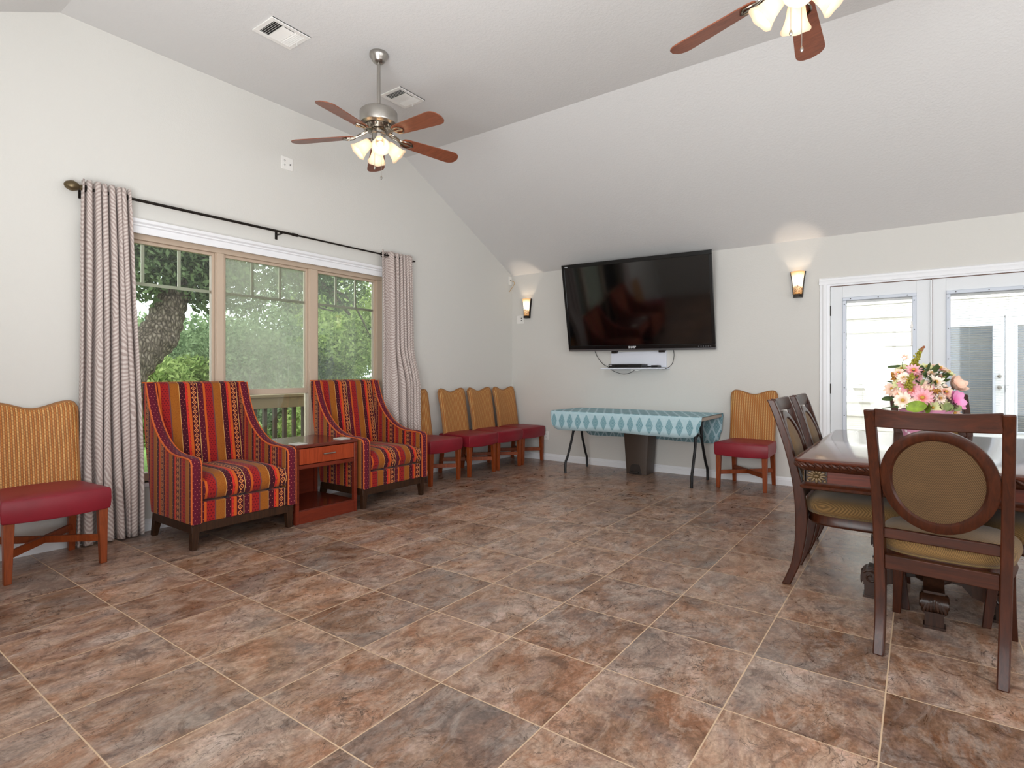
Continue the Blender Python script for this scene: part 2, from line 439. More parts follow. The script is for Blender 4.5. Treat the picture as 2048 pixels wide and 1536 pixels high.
def sconce_glass():
    t = NT('sconce_art_glass'); X, Y, Z = t.xyz('Object')
    # amber rim above, painted flower scroll below, lamp glow in the middle
    z = t.math('DIVIDE', Z, .235)
    base = t.ramp(z, [(0, rgb(240, 176, 100)), (.30, rgb(255, 220, 165)), (.42, rgb(255, 244, 224)), (.76, rgb(255, 242, 212)), (1.0, rgb(246, 186, 112))])
    n = t.noise(t.vec(t.math('MULTIPLY', X, 90), t.math('MULTIPLY', Z, 90), 0.0), 1.0, 3, .6, 2.5)[0]
    lim = t.math('SUBTRACT', .40, t.math('MULTIPLY', t.math('ABSOLUTE', X), 2.6))
    m = t.math('MULTIPLY', t.math('LESS_THAN', z, lim), t.math('GREATER_THAN', n, .5))
    col = t.mix(m, base, rgb(104, 40, 26))
    est = t.ramp(z, [(0, (.25, .25, .25, 1)), (.3, (.6, .6, .6, 1)), (.5, (1, 1, 1, 1)), (.76, (.85, .85, .85, 1)), (1, (.4, .4, .4, 1))])
    t.bsdf(col, .3, emit=col, es=t.math('MULTIPLY', est, 1.15)); return t.m

M = {}
M['wall'] = wall_mat('wall_cream_paint', (214, 212, 207))
M['ceil'] = wall_mat('ceiling_texture_paint', (216, 215, 214), 60, .22)
M['floor'] = floor_mat()
M['trim'] = plain('white_trim_paint', (236, 237, 240), .35)
M['doorw'] = plain('white_door_paint', (226, 229, 232), .4)
M['glazing'] = plain('door_glazing_frame', (206, 213, 224), .35)
M['beige'] = plain('beige_window_frame', (196, 176, 156), .45)
M['beige2'] = plain('beige_muntin', (204, 194, 172), .45)
M['glass'] = glass_mat('window_glass', 0.0, (.93, .97, .95))
M['glass_door'] = glass_mat('door_glass', 0.0, (.985, .99, .99))
M['glass_haze'] = glass_mat('hazy_window_glass', .40, (.9, .95, .92), (206, 206, 192))
M['glass_dust'] = glass_mat('dusty_window_glass', .13, (.93, .97, .95), (200, 205, 195))
M['brass'] = plain('weather_strip', (120, 84, 64), .5)
M['dark'] = plain('dark_bronze_metal', (44, 38, 34), .4, .7)
M['finial'] = plain('aged_finial_metal', (104, 90, 66), .4, .7, bst=.4, bsc=60)
M['nickel'] = plain('brushed_nickel', (176, 172, 166), .28, 1.0)
M['nickeld'] = plain('polished_nickel', (150, 142, 130), .18, 1.0)
M['black'] = plain('black_metal', (34, 34, 36), .4, .3)
M['tvframe'] = plain('black_bezel', (14, 14, 15), .22, spec=.5)
M['tvscreen'] = plain('tv_screen_glass', (5, 5, 6), .07, spec=1.0)
M['silver'] = plain('grey_bottom_strip', (116, 116, 118), .3, .6)
M['logo'] = plain('white_logo_print', (225, 225, 228), .5)
M['plastic'] = plain('white_plastic', (236, 234, 230), .35)
M['hole'] = plain('dark_slot', (40, 38, 36), .7)
M['blackpl'] = plain('black_plastic', (18, 18, 20), .35)
M['shelfw'] = plain('white_shelf_board', (224, 228, 238), .3)
M['cablebk'] = plain('black_cable', (20, 20, 20), .5)
M['cabletan'] = plain('tan_cable', (196, 156, 90), .5)
M['brownpl'] = plain('brown_plastic', (74, 62, 54), .45, bst=.1, bsc=300)
M['brownpl2'] = plain('dark_brown_plastic', (44, 36, 32), .5)
M['vinyl'] = plain('red_vinyl', (134, 28, 42), .42, spec=.4, nz=.12, nsc=6, bst=.12, bsc=150)
M['chairleg'] = wood('honey_cherry_wood', (112, 48, 18), (148, 70, 30), .45, 'z', .1)
M['cherry'] = wood('cherry_side_table_wood', (92, 31, 17), (122, 46, 26), .4, 'y', .1)
M['cherryx'] = wood('cherry_drawer_veneer', (130, 46, 20), (170, 70, 34), .36, 'z', .15)
M['cherryd'] = wood('cherry_side_table_top', (76, 28, 18), (108, 42, 27), .25, 'y')
M['walnut'] = wood('dark_walnut_leg', (34, 20, 11), (66, 40, 23), .5, 'z', .05)
M['mahog'] = wood('mahogany_chair_wood', (38, 16, 7), (74, 34, 16), .36, 'z', .08)
M['mahogy'] = wood('mahogany_rail_wood', (38, 16, 7), (74, 34, 16), .36, 'y', .08)
M['mahogt'] = wood('mahogany_table_top', (70, 30, 18), (100, 46, 27), .16, 'x', .5)
M['mahogr'] = wood('mahogany_burl_apron', (58, 20, 10), (108, 44, 22), .48, 'x', .05, .8)
M['mahogd'] = wood('dark_carved_mahogany', (30, 17, 11), (62, 36, 22), .36, 'z', .2)
M['carved'] = plain('gilded_carving', (98, 76, 46), .5, .2, bst=.3, bsc=120)
M['blade'] = wood('fan_blade_wood', (108, 60, 42), (144, 82, 57), .38, 'x', .2)
M['sy'] = stripe_mat('armchair_stripe_front', 'y', .93)
M['sx'] = stripe_mat('armchair_stripe_side', 'x', .1, .24)
M['band'] = band_mat()
M['pipe'] = plain('orange_piping', (198, 92, 38), .8)
M['rattan'] = rattan_mat()
M['rattane'] = plain('rattan_edge_braid', (150, 100, 52), .6, bst=.5, bsc=300)
M['weave'] = weave_mat('golden_weave_fabric', (64, 46, 25), (156, 120, 72), .0056)
M['weaved'] = weave_mat('brown_weave_fabric', (34, 24, 15), (122, 92, 58), .0062)
M['weavef'] = weave_mat('olive_velvet_fabric', (88, 70, 42), (132, 106, 66))
M['curtain'] = curtain_mat()
M['cloth'] = cloth_mat()
M['tablew'] = plain('folding_table_plastic', (178, 172, 162), .5)
M['shade'] = shade_mat()
def bulb_mat():
    t = NT('lit_bulb'); t.bsdf((1, .9, .75, 1), .3, emit=(1, .76, .48, 1), es=13.0); return t.m
M['bulb'] = bulb_mat()
M['sconce'] = sconce_glass()
M['siding'] = siding_mat()
M['blind'] = plain('white_blind_slats', (235, 235, 232), .5)
M['conc'] = plain('porch_concrete', (190, 186, 178), .85, nz=.1)
M['deck'] = plain('weathered_deck_wood', (120, 100, 84), .8, nz=.15)
M['rail'] = plain('tan_rail_paint', (128, 108, 80), .7)
M['balus'] = plain('brown_baluster_wood', (74, 62, 52), .8)
M['bark'] = bark_mat()
M['leafo'] = leaf_mat('oak_leaves', (58, 70, 48), (116, 132, 94))
M['leafb'] = leaf_mat('bright_green_leaves', (96, 118, 62), (176, 190, 122))
M['leafg'] = leaf_mat('grey_green_leaves', (84, 102, 74), (150, 166, 126))
M['lawn'] = plain('grassy_ground', (120, 150, 70), .95, nz=.3, nsc=6)
M['coaster'] = plain('pale_stone_coaster', (206, 204, 196), .35)

# ------------------------------------------------------------------ room shell
XL, YB, XR, YF = -4.66, 6.44, 4.30, -0.80
EAVE, TOP, Y1, Y2 = 2.55, 3.592, 1.27, 4.40
def top_at(y):
    if y <= Y1: return lerp(EAVE, TOP, (y - YF) / (Y1 - YF))
    if y >= Y2: return lerp(TOP, EAVE, (y - Y2) / (YB - Y2))
    return TOP
def struct(o): o['kind'] = 'structure'; return o
TW = .16
b = MB(); b.box(XL - TW, XR + TW, YF - TW, YB + TW, -.12, 0); struct(b.build('floor', M['floor'], smooth=False))
WY0, WY1, WZ0, WZ1 = 1.47, 4.10, .36, 2.22       # opening in the left wall
def gable(mb, y0, y1, z0, z1, xa, xb):
    ys = [y0] + [y for y in (Y1, Y2) if y0 < y < y1] + [y1]
    poly = [(y0, z0), (y1, z0)] + [(y, (z1 if z1 is not None else top_at(y) + .0)) for y in reversed(ys)]
    mb.prism(poly, xa, xb, 'x')
b = MB()
gable(b, YF - TW, WY0, 0, None, XL - TW, XL); gable(b, WY1, YB + TW, 0, None, XL - TW, XL)
gable(b, WY0, WY1, 0, WZ0, XL - TW, XL); gable(b, WY0, WY1, WZ1, None, XL - TW, XL)
struct(b.build('wall_left', M['wall'], smooth=False))
# tv wall with the doorway
DX0, DX1, DZ = -.745, .935, 2.065
b = MB()
b.box(XL - TW, DX0, YB, YB + TW, 0, EAVE + .12); b.box(DX1, XR + TW, YB, YB + TW, 0, EAVE + .12); b.box(DX0, DX1, YB, YB + TW, DZ, EAVE + .12)
struct(b.build('wall_back', M['wall'], smooth=False))
# right wall with tall windows, near wall with a window band (all unseen, openings invented to let daylight in)
RW = [(-.3, 1.9), (2.5, 4.9)]
b = MB(); prev = YF - TW
for a, c in RW:
    gable(b, prev, a, 0, None, XR, XR + TW); gable(b, a, c, 0, .25, XR, XR + TW); gable(b, a, c, 2.2, None, XR, XR + TW); prev = c
gable(b, prev, YB + TW, 0, None, XR, XR + TW)
struct(b.build('wall_right', M['wall'], smooth=False))
FW = [(-1.5, .7), (1.2, 3.6)]
b = MB(); prev = XL - TW
for a, c in FW:
    b.box(prev, a, YF - TW, YF, 0, EAVE + .12); b.box(a, c, YF - TW, YF, 0, .35); b.box(a, c, YF - TW, YF, 2.25, EAVE + .12); prev = c
b.box(prev, XR + TW, YF - TW, YF, 0, EAVE + .12)
struct(b.build('wall_front', M['wall'], smooth=False))
b = MB()
prof = [(YF - TW, EAVE - .08), (YF, EAVE), (Y1, TOP), (Y2, TOP), (YB, EAVE), (YB + TW, EAVE - .08)]
poly = prof + [(y, z + .14) for y, z in reversed(prof)]
b.prism(poly, XL - TW, XR + TW, 'x'); struct(b.build('ceiling', M['ceil'], smooth=False))
def base_profile(t): return [(0, 0), (t, 0), (t, .055), (t * .75, .06), (t * .75, .072), (t * .4, .083), (0, .088)]
b = MB(); b.prism([(XL + a, z) for a, z in base_profile(.016)], YF, YB, 'y')
struct(b.build('baseboard_left', M['trim'], smooth=False))
b = MB(); 
for x0, x1 in ((XL, DX0 - .068), (DX1 + .068, XR)): b.prism([(YB - a, z) for a, z in base_profile(.016)], x0, x1, 'x')
struct(b.build('baseboard_back', M['trim'], smooth=False))

# ------------------------------------------------------------------ left window
win = thing('window_1', None, None, (XL, 0, 0), 0, kind='structure')
fx0, fx1 = -.13, -.075        # frame depth behind wall face (local x)
def wbox(y0, y1, z0, z1, xa=fx0, xb=fx1): 
    m = MB(); m.box(xa, xb, y0, y1, z0, z1); return m
PY = [(1.545, 2.322), (2.402, 3.200), (3.304, 4.03)]
m = MB()
m.box(fx0, fx1 + .03, WY0, WY1, 2.172, WZ1); m.box(fx0, fx1 + .03, WY0, PY[0][0], WZ0, 2.172); m.box(fx0, fx1 + .03, PY[2][1], WY1, WZ0, 2.172); m.box(fx0, fx1 + .03, WY0, WY1, WZ0, .42)
m.build('frame', M['beige'], win, bevel=.004)
for y0, y1 in ((2.322, 2.402), (3.200, 3.304)):
    m = MB(); m.box(fx0, fx1 + .02, y0, y1, .42, 2.172); m.box(fx0, fx1 + .028, y0 + .012, y1 - .012, .42, 2.172); m.build('mullion', M['beige'], win, bevel=.003)
for i, (y0, y1) in enumerate(PY):
    m = MB(); m.box(fx0 + .01, fx1 + .012, y0, y1, .985, 1.035); m.build('transom_rail', M['beige'], win, bevel=.003)
    m = MB(); m.box(fx0 + .012, fx1 - .005, y0, y1, 2.150, 2.172); m.box(fx0 + .012, fx1 - .005, y0, y0 + .018, 1.035, 2.15); m.box(fx0 + .012, fx1 - .005, y1 - .018, y1, 1.035, 2.15)
    m.build('sash', M['beige'], win)
    gx = -.10
    m = MB(); m.box(gx - .003, gx + .003, y0, y1, 1.03, 2.16)
    g = m.build('pane', M['glass_haze' if i == 1 else ('glass_dust' if i == 2 else 'glass')], win, smooth=False)
    if i == 1: g['label'] = 'hazy fogged middle pane'
    m = MB(); m.box(gx - .003, gx + .003, y0, y1, .42, .99); m.build('lower_pane', M['glass'], win, smooth=False)
    m = MB(); w = (y1 - y0)
    for k in (1, 2): m.box(gx - .012, gx - .004, y0 + w * k / 3 - .011, y0 + w * k / 3 + .011, 1.86, 2.155)
    m.box(gx - .012, gx - .004, y0, y1, 1.838, 1.862); m.build('muntin_grid', M['beige2'], win)
# drywall-return sill
m = MB(); m.box(-.16, .03, WY0 - .03, WY1 + .03, WZ0 - .03, WZ0); m.build('sill', M['trim'], win, bevel=.005)
b = MB()
prof = [(0, 2.205), (.018, 2.205), (.018, 2.255), (.03, 2.262), (.03, 2.272), (.045, 2.283), (.05, 2.305), (0, 2.305)]
b.prism([(XL + a, z) for a, z in prof], WY0 - .08, WY1 + .08, 'y')
struct(b.build('trim_1', M['trim'], smooth=False))

# unseen windows added for more daylight: simple frames, open sky beyond
n_ = 2
for (a, c, side) in [(a, c, 'r') for a, c in RW] + [(a, c, 'f') for a, c in FW]:
    w = thing(f'window_{n_}', None, None, (0, 0, 0), 0, kind='structure'); n_ += 1
    z0, z1 = (.25, 2.2) if side == 'r' else (.35, 2.25)
    m = MB()
    for s0, s1, q0, q1 in ((a, c, z0, z0 + .05), (a, c, z1 - .05, z1), (a, a + .05, z0, z1), (c - .05, c, z0, z1), ((a + c) / 2 - .03, (a + c) / 2 + .03, z0, z1)):
        if side == 'r': m.box(XR + .03, XR + .09, s0, s1, q0, q1)
        else: m.box(s0, s1, YF - .09, YF - .03, q0, q1)
    m.build('frame', M['trim'], w)
    L = bpy.data.lights.new('daylight_opening', 'AREA'); L.shape = 'RECTANGLE'; L.size = c - a; L.size_y = z1 - z0
    L.cycles.is_portal = True
    o = bpy.data.objects.new('daylight_opening', L); link(o, w)
    if side == 'r': o.location = (XR + .15, (a + c) / 2, (z0 + z1) / 2); o.rotation_euler = (0, PI / 2, 0); L.size, L.size_y = z1 - z0, c - a
    else: o.location = ((a + c) / 2, YF - .15, (z0 + z1) / 2); o.rotation_euler = (PI / 2, 0, 0)
def portal(loc, rot, sx, sy):
    L = bpy.data.lights.new('daylight_opening', 'AREA'); L.shape = 'RECTANGLE'; L.size = sx; L.size_y = sy; L.cycles.is_portal = True
    o = bpy.data.objects.new('daylight_opening', L); o.location = loc; o.rotation_euler = rot
    return o
link(portal((-.20, (WY0 + WY1) / 2, (WZ0 + WZ1) / 2), (0, -PI / 2, 0), WZ1 - WZ0, WY1 - WY0), win)

# ------------------------------------------------------------------ french doors
b = MB()
cas = [(0, 0), (.018, 0), (.018, .03), (.011, .045), (.011, .06), (0, .068)]
for sx, x in ((-1, DX0), (1, DX1)):
    b.prism([(x + sx * q, YB - d) for d, q in cas], 0, DZ + .0, 'z')
b.prism([(YB - d, DZ + q) for d, q in cas], DX0 - .068, DX1 + .068, 'x')
struct(b.build('trim_2', M['trim'], smooth=False))
b = MB()
b.box(DX0, DX0 + .026, YB - .002, YB + .12, 0, DZ); b.box(DX1 - .026, DX1, YB - .002, YB + .12, 0, DZ); b.box(DX0 + .026, DX1 - .026, YB - .002, YB + .12, DZ - .018, DZ)
b.box(DX0 + .026, DX1 - .026, YB + .0, YB + .12, 0, .02)
struct(b.build('trim_3', M['trim'], smooth=False))
def french_leaf(name, x0, x1, y, hinge, outside=False, z0=.022, z1=2.04, kn=None, side='l', tilt=.06, pitch=.0215):
    """x0..x1 leaf edges; front face at y"""
    d = thing(name, None, None, (x0, y, 0), 0, kind='structure'); w = x1 - x0
    gx0, gx1, gz0, gz1 = .104, w - .104, .27, 1.925
    m = MB()
    m.box(0, gx0, 0, .045, z0, z1); m.box(gx1, w, 0, .045, z0, z1); m.box(gx0, gx1, 0, .045, z0, gz0); m.box(gx0, gx1, 0, .045, gz1, z1)
    m.build('door_slab', M['doorw'], d, bevel=.002)
    f = .033; m = MB()
    for a in ((gx0, gx1, gz1 - f, gz1), (gx0, gx1, gz0, gz0 + f), (gx0, gx0 + f, gz0 + f, gz1 - f), (gx1 - f, gx1, gz0 + f, gz1 - f)):
        m.box(a[0], a[1], -.012, .05, a[2], a[3])
    fr = m.build('glazing_frame', M['glazing'], d, bevel=.005)
    m = MB()
    xs = [lerp(gx0 + .07, gx1 - .07, k / 2) for k in range(3)]; zs = [gz1 - .07 - .275 * k for k in range(6)]
    sc = [(x, gz1 - f / 2) for x in xs] + [(x, gz0 + f / 2) for x in xs] + [(gx0 + f / 2, z) for z in zs] + [(gx1 - f / 2, z) for z in zs]
    for x, z in sc: m.lathe([(.0045, -.014), (.0045, -.010)], 8, T(x, 0, z) @ RX(PI / 2) @ T(0, 0, .026))
    if not outside: m.build('screws', M['hole'], fr)
    m = MB(); m.box(gx0 + f, gx1 - f, .018, .022, gz0 + f, gz1 - f); m.build('pane', M['glass_door'], d, smooth=False)
    m = MB(); z = gz0 + f + .01
    while z < gz1 - f - .03:
        m.bar((gx0 + f + .006, .03, z), (gx1 - f - .006, .03, z), .013 * pitch / .0215, .0012, (0, math.sin(tilt), math.cos(tilt))); z += pitch
    for q in (.25, .75): m.box(lerp(gx0 + f, gx1 - f, q) - .001, lerp(gx0 + f, gx1 - f, q) + .001, .0295, .0305, gz0 + f, gz1 - f)
    m.box(gx0 + f, gx1 - f, .023, .037, gz1 - f - .022, gz1 - f)
    m.build('blind', M['blind'], d, smooth=False)
    if not outside:
        m = MB(); m.box(gx1 - f - .01, gx1 - f + .004, -.02, -.008, 1.43, 1.66); m.box(gx1 - f - .014, gx1 - f + .008, -.028, -.008, 1.60, 1.63)
        m.build('blind_slider', M['plastic'], d, bevel=.002)
        hx = -.004 if hinge == 'l' else w + .004
        for z in (.25, 1.02, 1.80):
            m = MB(); m.lathe([(.008, z - .05), (.008, z + .05)], 10, T(hx, -.006, 0)); m.build('hinge', M['dark'], d)
    if kn is not None:
        for z, r in ((.96, .028), (1.13, .026)):
            m = MB(); m.lathe([(r, 0), (r, .012), (.012, .016), (.012, .04), (r * .9, .05), (r, .065), (r * .6, .08)], 16, T(kn, 0, z) @ RX(PI / 2)); m.build('door_knob' if z < 1 else 'deadbolt', M['nickel'], d)
    return d
french_leaf('door_1', -.714, .091, YB + .012, 'l')
d2 = french_leaf('door_2', .101, .907, YB + .012, 'r')
m = MB(); m.box(-.012, .004, -.012, 0, .03, 2.03); m.build('astragal', M['doorw'], d2, bevel=.002)
m = MB(); m.box(.0045, .0085, -.004, .004, .03, 2.035); m.build('weather_strip', M['brass'], d2)
# gap strip above the leaves
m = MB(); m.box(DX0 + .028, DX1 - .028, YB + .012, YB + .05, 2.0405, 2.0455); struct(m.build('trim_4', M['brass']))

# outside, beyond the doors: a facing wall with its own french doors
YE = 11.2
b = MB()
for k in range(20):
    z0 = -.02 + k * .235
    for x0, x1 in ((-7, .16), (1.95, 9)):
        b.prism([(YE - .038, z0), (YE - .008, z0 + .236), (YE + .1, z0 + .236), (YE + .1, z0)], x0, x1, 'x')
    if z0 > 2.0: b.prism([(YE - .038, z0), (YE - .008, z0 + .236), (YE + .1, z0 + .236), (YE + .1, z0)], .16, 1.95, 'x')
b.box(.16, 1.95, YE, YE + .1, 2.02, 2.2)
struct(b.build('wall_exterior', M['siding'], smooth=False))
b = MB(); b.box(.16, .26, YE - .05, YE + .1, 0, 2.04); b.box(1.85, 1.95, YE - .05, YE + .1, 0, 2.04); b.box(.16, 1.95, YE - .05, YE + .1, 2.04, 2.14)
struct(b.build('trim_5', M['trim'], smooth=False))
french_leaf('door_3', .27, 1.05, YE - .045, 'l', True, kn=.72, tilt=.75, pitch=.034)
french_leaf('door_4', 1.06, 1.84, YE - .045, 'r', True, tilt=.75, pitch=.034)
b = MB(); b.prism([(YB + TW, 2.75), (YB + TW, 2.85), (9.0, 2.72), (9.0, 2.62)], -7, 9, 'x'); struct(b.build('added_shade_roof', M['siding'], smooth=False))  # unseen roof added to cut sky light on the facing wall
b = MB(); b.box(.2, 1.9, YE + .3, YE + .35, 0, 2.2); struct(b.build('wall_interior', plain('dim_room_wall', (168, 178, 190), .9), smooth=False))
b = MB(); b.box(-7, 9, YB + TW, YE + .4, -.14, -.02); struct(b.build('porch_floor', M['conc'], smooth=False))

# ------------------------------------------------------------------ curtains and rod
RX_ = XL + .085
rod = thing('curtain_rod', 'thin dark metal curtain rod with a ball finial above the window', 'curtain rod', (RX_, 1.36, 2.427))
m = MB(); m.tube([(0, 0, 0), (0, 1.62, 0)], .011, 12); m.build('rod', M['dark'], rod)
m = MB(); m.tube([(0, 1.50, 0), (0, 3.10, 0)], .0085, 12); m.tube([(0, 1.58, 0), (0, 1.63, 0)], .0145, 12); m.build('telescoping_rod', M['dark'], rod)
m = MB(); m.lathe([(.004, -.095), (.022, -.085), (.034, -.06), (.036, -.045), (.026, -.02), (.014, -.008), (.018, -.004), (.018, .006), (.011, .01)], 20, RX(-PI / 2)); m.build('finial', M['finial'], rod)
for y in (-.0 + .02, 1.47, 3.06):
    m = MB(); m.box(-.085, -.079, y - .011, y + .011, -.055, .02); m.box(-.08, -.004, y - .006, y + .006, -.022, -.012); m.box(-.012, .012, y - .006, y + .006, -.02, -.008); m.build('bracket', M['dark'], rod)
def curtain(name, label, yt0, yt1, yb0, yb1, zt, zb, folds, seed, amp0=.03, amp1=.05, bulge=0.0, wd=None):
    r_ = random.Random(seed); NU, NV = folds * 18, 44
    ph = [r_.uniform(-.5, .5) for _ in range(folds + 1)]; am = [r_.uniform(.75, 1.25) for _ in range(folds + 1)]; wd = wd or [r_.uniform(.7, 1.35) for _ in range(folds)]
    tot = sum(wd); acc = [0]
    for q in wd: acc.append(acc[-1] + q / tot)
    P = []; UV = []
    for i in range(NV + 1):
        v = i / NV; z = lerp(zt, zb, v); row = []; uvr = []; L = 0; last = None
        e = v ** .8
        for j in range(NU + 1):
            u = j / NU; k = min(int(u * folds), folds - 1); f = u * folds - k
            yy = lerp(lerp(yt0, yt1, lerp(acc[k], acc[k + 1], f)), lerp(yb0, yb1, lerp(acc[k], acc[k + 1], f)), e)
            a = lerp(amp0, amp1, e) * lerp(am[k], am[k + 1], f)
            sway = .010 * math.sin(7 * v + ph[k] * 6) * e
            x = a * math.cos(2 * PI * f) + .006 * math.sin(9 * v + k) * e
            if bulge: q_ = max(0, min(1, (1.5 - z) / .5)); g_ = max(0, min(1, (u - .02) / .35)); x += bulge * q_ * q_ * (3 - 2 * q_) * g_
            y = yy + .35 * a * math.sin(4 * PI * f) * .6 + sway
            p = Vector((x, y, z)); row.append(p)
            if last is not None: L += math.hypot(p.x - last.x, p.y - last.y)
            last = p; uvr.append((L, z))
        P.append(row); UV.append(uvr)
    m = MB(); m.grid(P, UV)
    o = m.build(name, M['curtain'], None, smooth=True, ang=180, solid=.003)
    o.location = (RX_ + .0, 0, 0)
    return tag(o, label, 'curtain', 'zebra patterned curtain panels')
cl = curtain('curtain', 'taupe zebra pattern curtain at the left end of the window, gathered under the ball finial', 1.362, 1.646, 1.335, 1.735, 2.482, .012, 7, 3, .036, .052)
cr = curtain('curtain', 'taupe zebra pattern curtain at the right end of the window, behind the farther armchair', 3.955, 4.395, 3.985, 4.43, 2.470, .012, 7, 11, .034, .044, .10, [2.3, 1.1, .75, .65, .6, .55, .5])
for c_, ys in ((cl, (1.385, 1.63)), (cr, (3.985, 4.04, 4.375))):
    for y in ys:
        m = MB(); m.tube([(.022 * math.cos(a), y, 2.427 + .022 * math.sin(a)) for a in [2 * PI * k / 14 for k in range(14)]], .004, 6, closed=True)
        m.build('grommet', M['dark'], c_)

# ------------------------------------------------------------------ armchairs
AX = -4.20
def armchair():
    t = thing('wing_armchair', '', 'armchair', (AX, 2.12, 0), 0, 'striped wing armchairs by the window')
    H = .385; AT = .075
    outer = crom([(-.352, 0, 1.098), (-.318, 0, 1.00), (-.268, 0, .885), (-.19, 0, .775), (-.09, 0, .69), (.02, 0, .635), (.13, 0, .612), (.25, 0, .607), (.318, 0, .600)], 5)
    top = [(p.x, p.z) for p in outer] + [(.338, .59), (.35, .57)]
    side = [(-.255, .178), (.35, .178)] + list(reversed(top)) + [(-.405, 1.10), (-.41, 1.07), (-.40, .95), (-.345, .62), (-.29, .35)]
    for s in (-1, 1):
        m = MB(); y0, y1 = s * (H - AT), s * H
        m.prism(side, y0 + s * .004, y1 - s * .004, 'y'); arm = m.build('arm', M['sx'], t, bevel=.006)
        # maroon band over the arm top and down its front
        path = top + [(.352, .45), (.352, .30), (.352, .179)]
        P = []
        for i, (x, z) in enumerate(path):
            a = path[max(i - 1, 0)]; c = path[min(i + 1, len(path) - 1)]
            d = Vector((c[0] - a[0], 0, c[1] - a[1])).normalized(); n = Vector((-d.z, 0, d.x))
            if n.z < -.5 or (abs(n.z) < .5 and n.x < 0): n = -n
            P.append([Vector((x, y0 + s * .006, z)) - n * .002, Vector((x, y0 + s * .012, z)) + n * .009, Vector((x, (y0 + y1) / 2, z)) + n * .013, Vector((x, y1 - s * .012, z)) + n * .009, Vector((x, y1 - s * .006, z)) - n * .002])
        m = MB(); m.grid(P); bd = m.build('arm_band', M['band'], arm, ang=60)
        for yy in (y0 + s * .006, y1 - s * .006):
            m = MB(); m.tube([(x + .004, yy, z + .004) for x, z in path], .006, 6); m.build('piping', M['pipe'], arm)
    # back (reclined slab) between the wings
    W = H - AT + .004; N = 14; P = []; front = []
    prof = [(-.245, .36), (-.262, .45), (-.285, .60), (-.315, .78), (-.343, .95), (-.360, 1.06), (-.368, 1.09), (-.39, 1.108), (-.41, 1.10), (-.417, 1.07), (-.40, .95), (-.345, .62), (-.285, .35)]
    m = MB()
    for x, z in prof:
        P.append([Vector((x + .012 * math.cos(PI * (j / N - .5)) * (1 if x > -.37 else 0), lerp(-W, W, j / N), z)) for j in range(N + 1)])
    m.grid(P); bk = m.build('backrest', M['sy'], t, ang=60)
    m = MB(); m.tube([(-.40, lerp(-H, H, k / 8), 1.104) for k in range(9)], .006, 6); m.build('piping', M['pipe'], bk)
    m = MB(); m.box(-.415, -.40, -H, H, .9, 1.10)
    # seat cushion, crowned with rounded front
    m = MB(); NX, NY = 14, 12; top_ = []; W2 = H - AT - .003
    def cush(u, v):
        x = lerp(-.262, .345, u); y = lerp(-W2, W2, v); c = (1 - abs(2 * v - 1) ** 4) * (1 - abs(2 * u - 1) ** 6)
        return x, y, c
    A = []; B_ = []
    for i in range(NX + 1):
        ra = []; rb = []
        for j in range(NY + 1):
            x, y, c = cush(i / NX, j / NY); ra.append(Vector((x, y, .452 + .052 * c ** .6))); rb.append(Vector((x, y, .335 - .022 * c ** .6)))
        A.append(ra); B_.append(rb)
    m.grid(A); m.grid(B_, flip=True)
    w = NY + 1; b0 = 0; b1 = (NX + 1) * w
    mid = []
    ringA = [i * w for i in range(NX + 1)] + [NX * w + j for j in range(1, w)] + [i * w + NY for i in range(NX - 1, -1, -1)] + [j for j in range(NY - 1, 0, -1)]
    base = len(m.v)
    for k, r in enumerate(ringA):
        p = Vector(m.v[r]); q = Vector(m.v[b1 + r]); c = (p + q) / 2; o = Vector((.02 if r >= NX * w else 0, 0, 0)); m.v.append(tuple(c + o))
    n = len(ringA)
    for k in range(n):
        l = (k + 1) % n
        m.f.append((ringA[k], ringA[l], base + l, base + k)); m.f.append((base + k, base + l, b1 + ringA[l], b1 + ringA[k]))
    m.build('seat_cushion', M['sy'], t, ang=75)
    m = MB(); m.box(-.25, .342, -W2 - .002, W2 + .002, .178, .314); m.build('front_rail', M['sy'], t, bevel=.008)
    m = MB(); m.box(-.25, .335, -H + .012, H - .012, .118, .178); m.build('base_frame', M['walnut'], t, bevel=.004)
    for x, y in ((.31, -H + .045), (.31, H - .045), (-.24, -H + .045), (-.24, H - .045)):
        m = MB(); bx = x + (.0 if x > 0 else -.045); m.bar((x, y, .16), (bx, y + (.008 if y > 0 else -.008), 0), .055, .055, (1, 0, 0), .036, .036); m.build('leg', M['walnut'], t, bevel=.003)
    return t
a1 = armchair()
a2 = place(a1, (AX, 3.525, 0), 0, 'striped wing armchair to the right of the side table, in front of the right curtain')
a1['label'] = 'nearer striped wing armchair, left of the side table and beside the left curtain'

# ------------------------------------------------------------------ side table + coasters
SX0, SX1, SY0, SY1, SH = -4.47, -3.875, 2.515, 3.108, .615
st = thing('side_table', 'reddish cherry side table with one drawer and an open shelf, between the two armchairs', 'side table', ((SX0 + SX1) / 2, (SY0 + SY1) / 2, 0))
hx, hy = (SX1 - SX0) / 2, (SY1 - SY0) / 2
m = MB(); m.box(-hx, hx, -hy, hy, SH - .026, SH); m.build('top', M['cherryd'], st, bevel=.004)
for sx in (-1, 1):
    for sy in (-1, 1):
        m = MB(); m.box(sx * hx - sx * .004, sx * (hx - .036), sy * hy - sy * .004, sy * (hy - .036), 0, SH - .026); m.build('post', M['cherry'], st, bevel=.003)
m = MB(); m.box(-hx + .03, hx - .03, -hy + .03, hy - .03, .44, .459); m.box(-hx + .02, -hx + .03, -hy + .03, hy - .03, .459, SH - .026)
m.box(-hx + .03, hx - .012, -hy + .012, -hy + .024, .425, SH - .026); m.box(-hx + .03, hx - .012, hy - .024, hy - .012, .425, SH - .026)
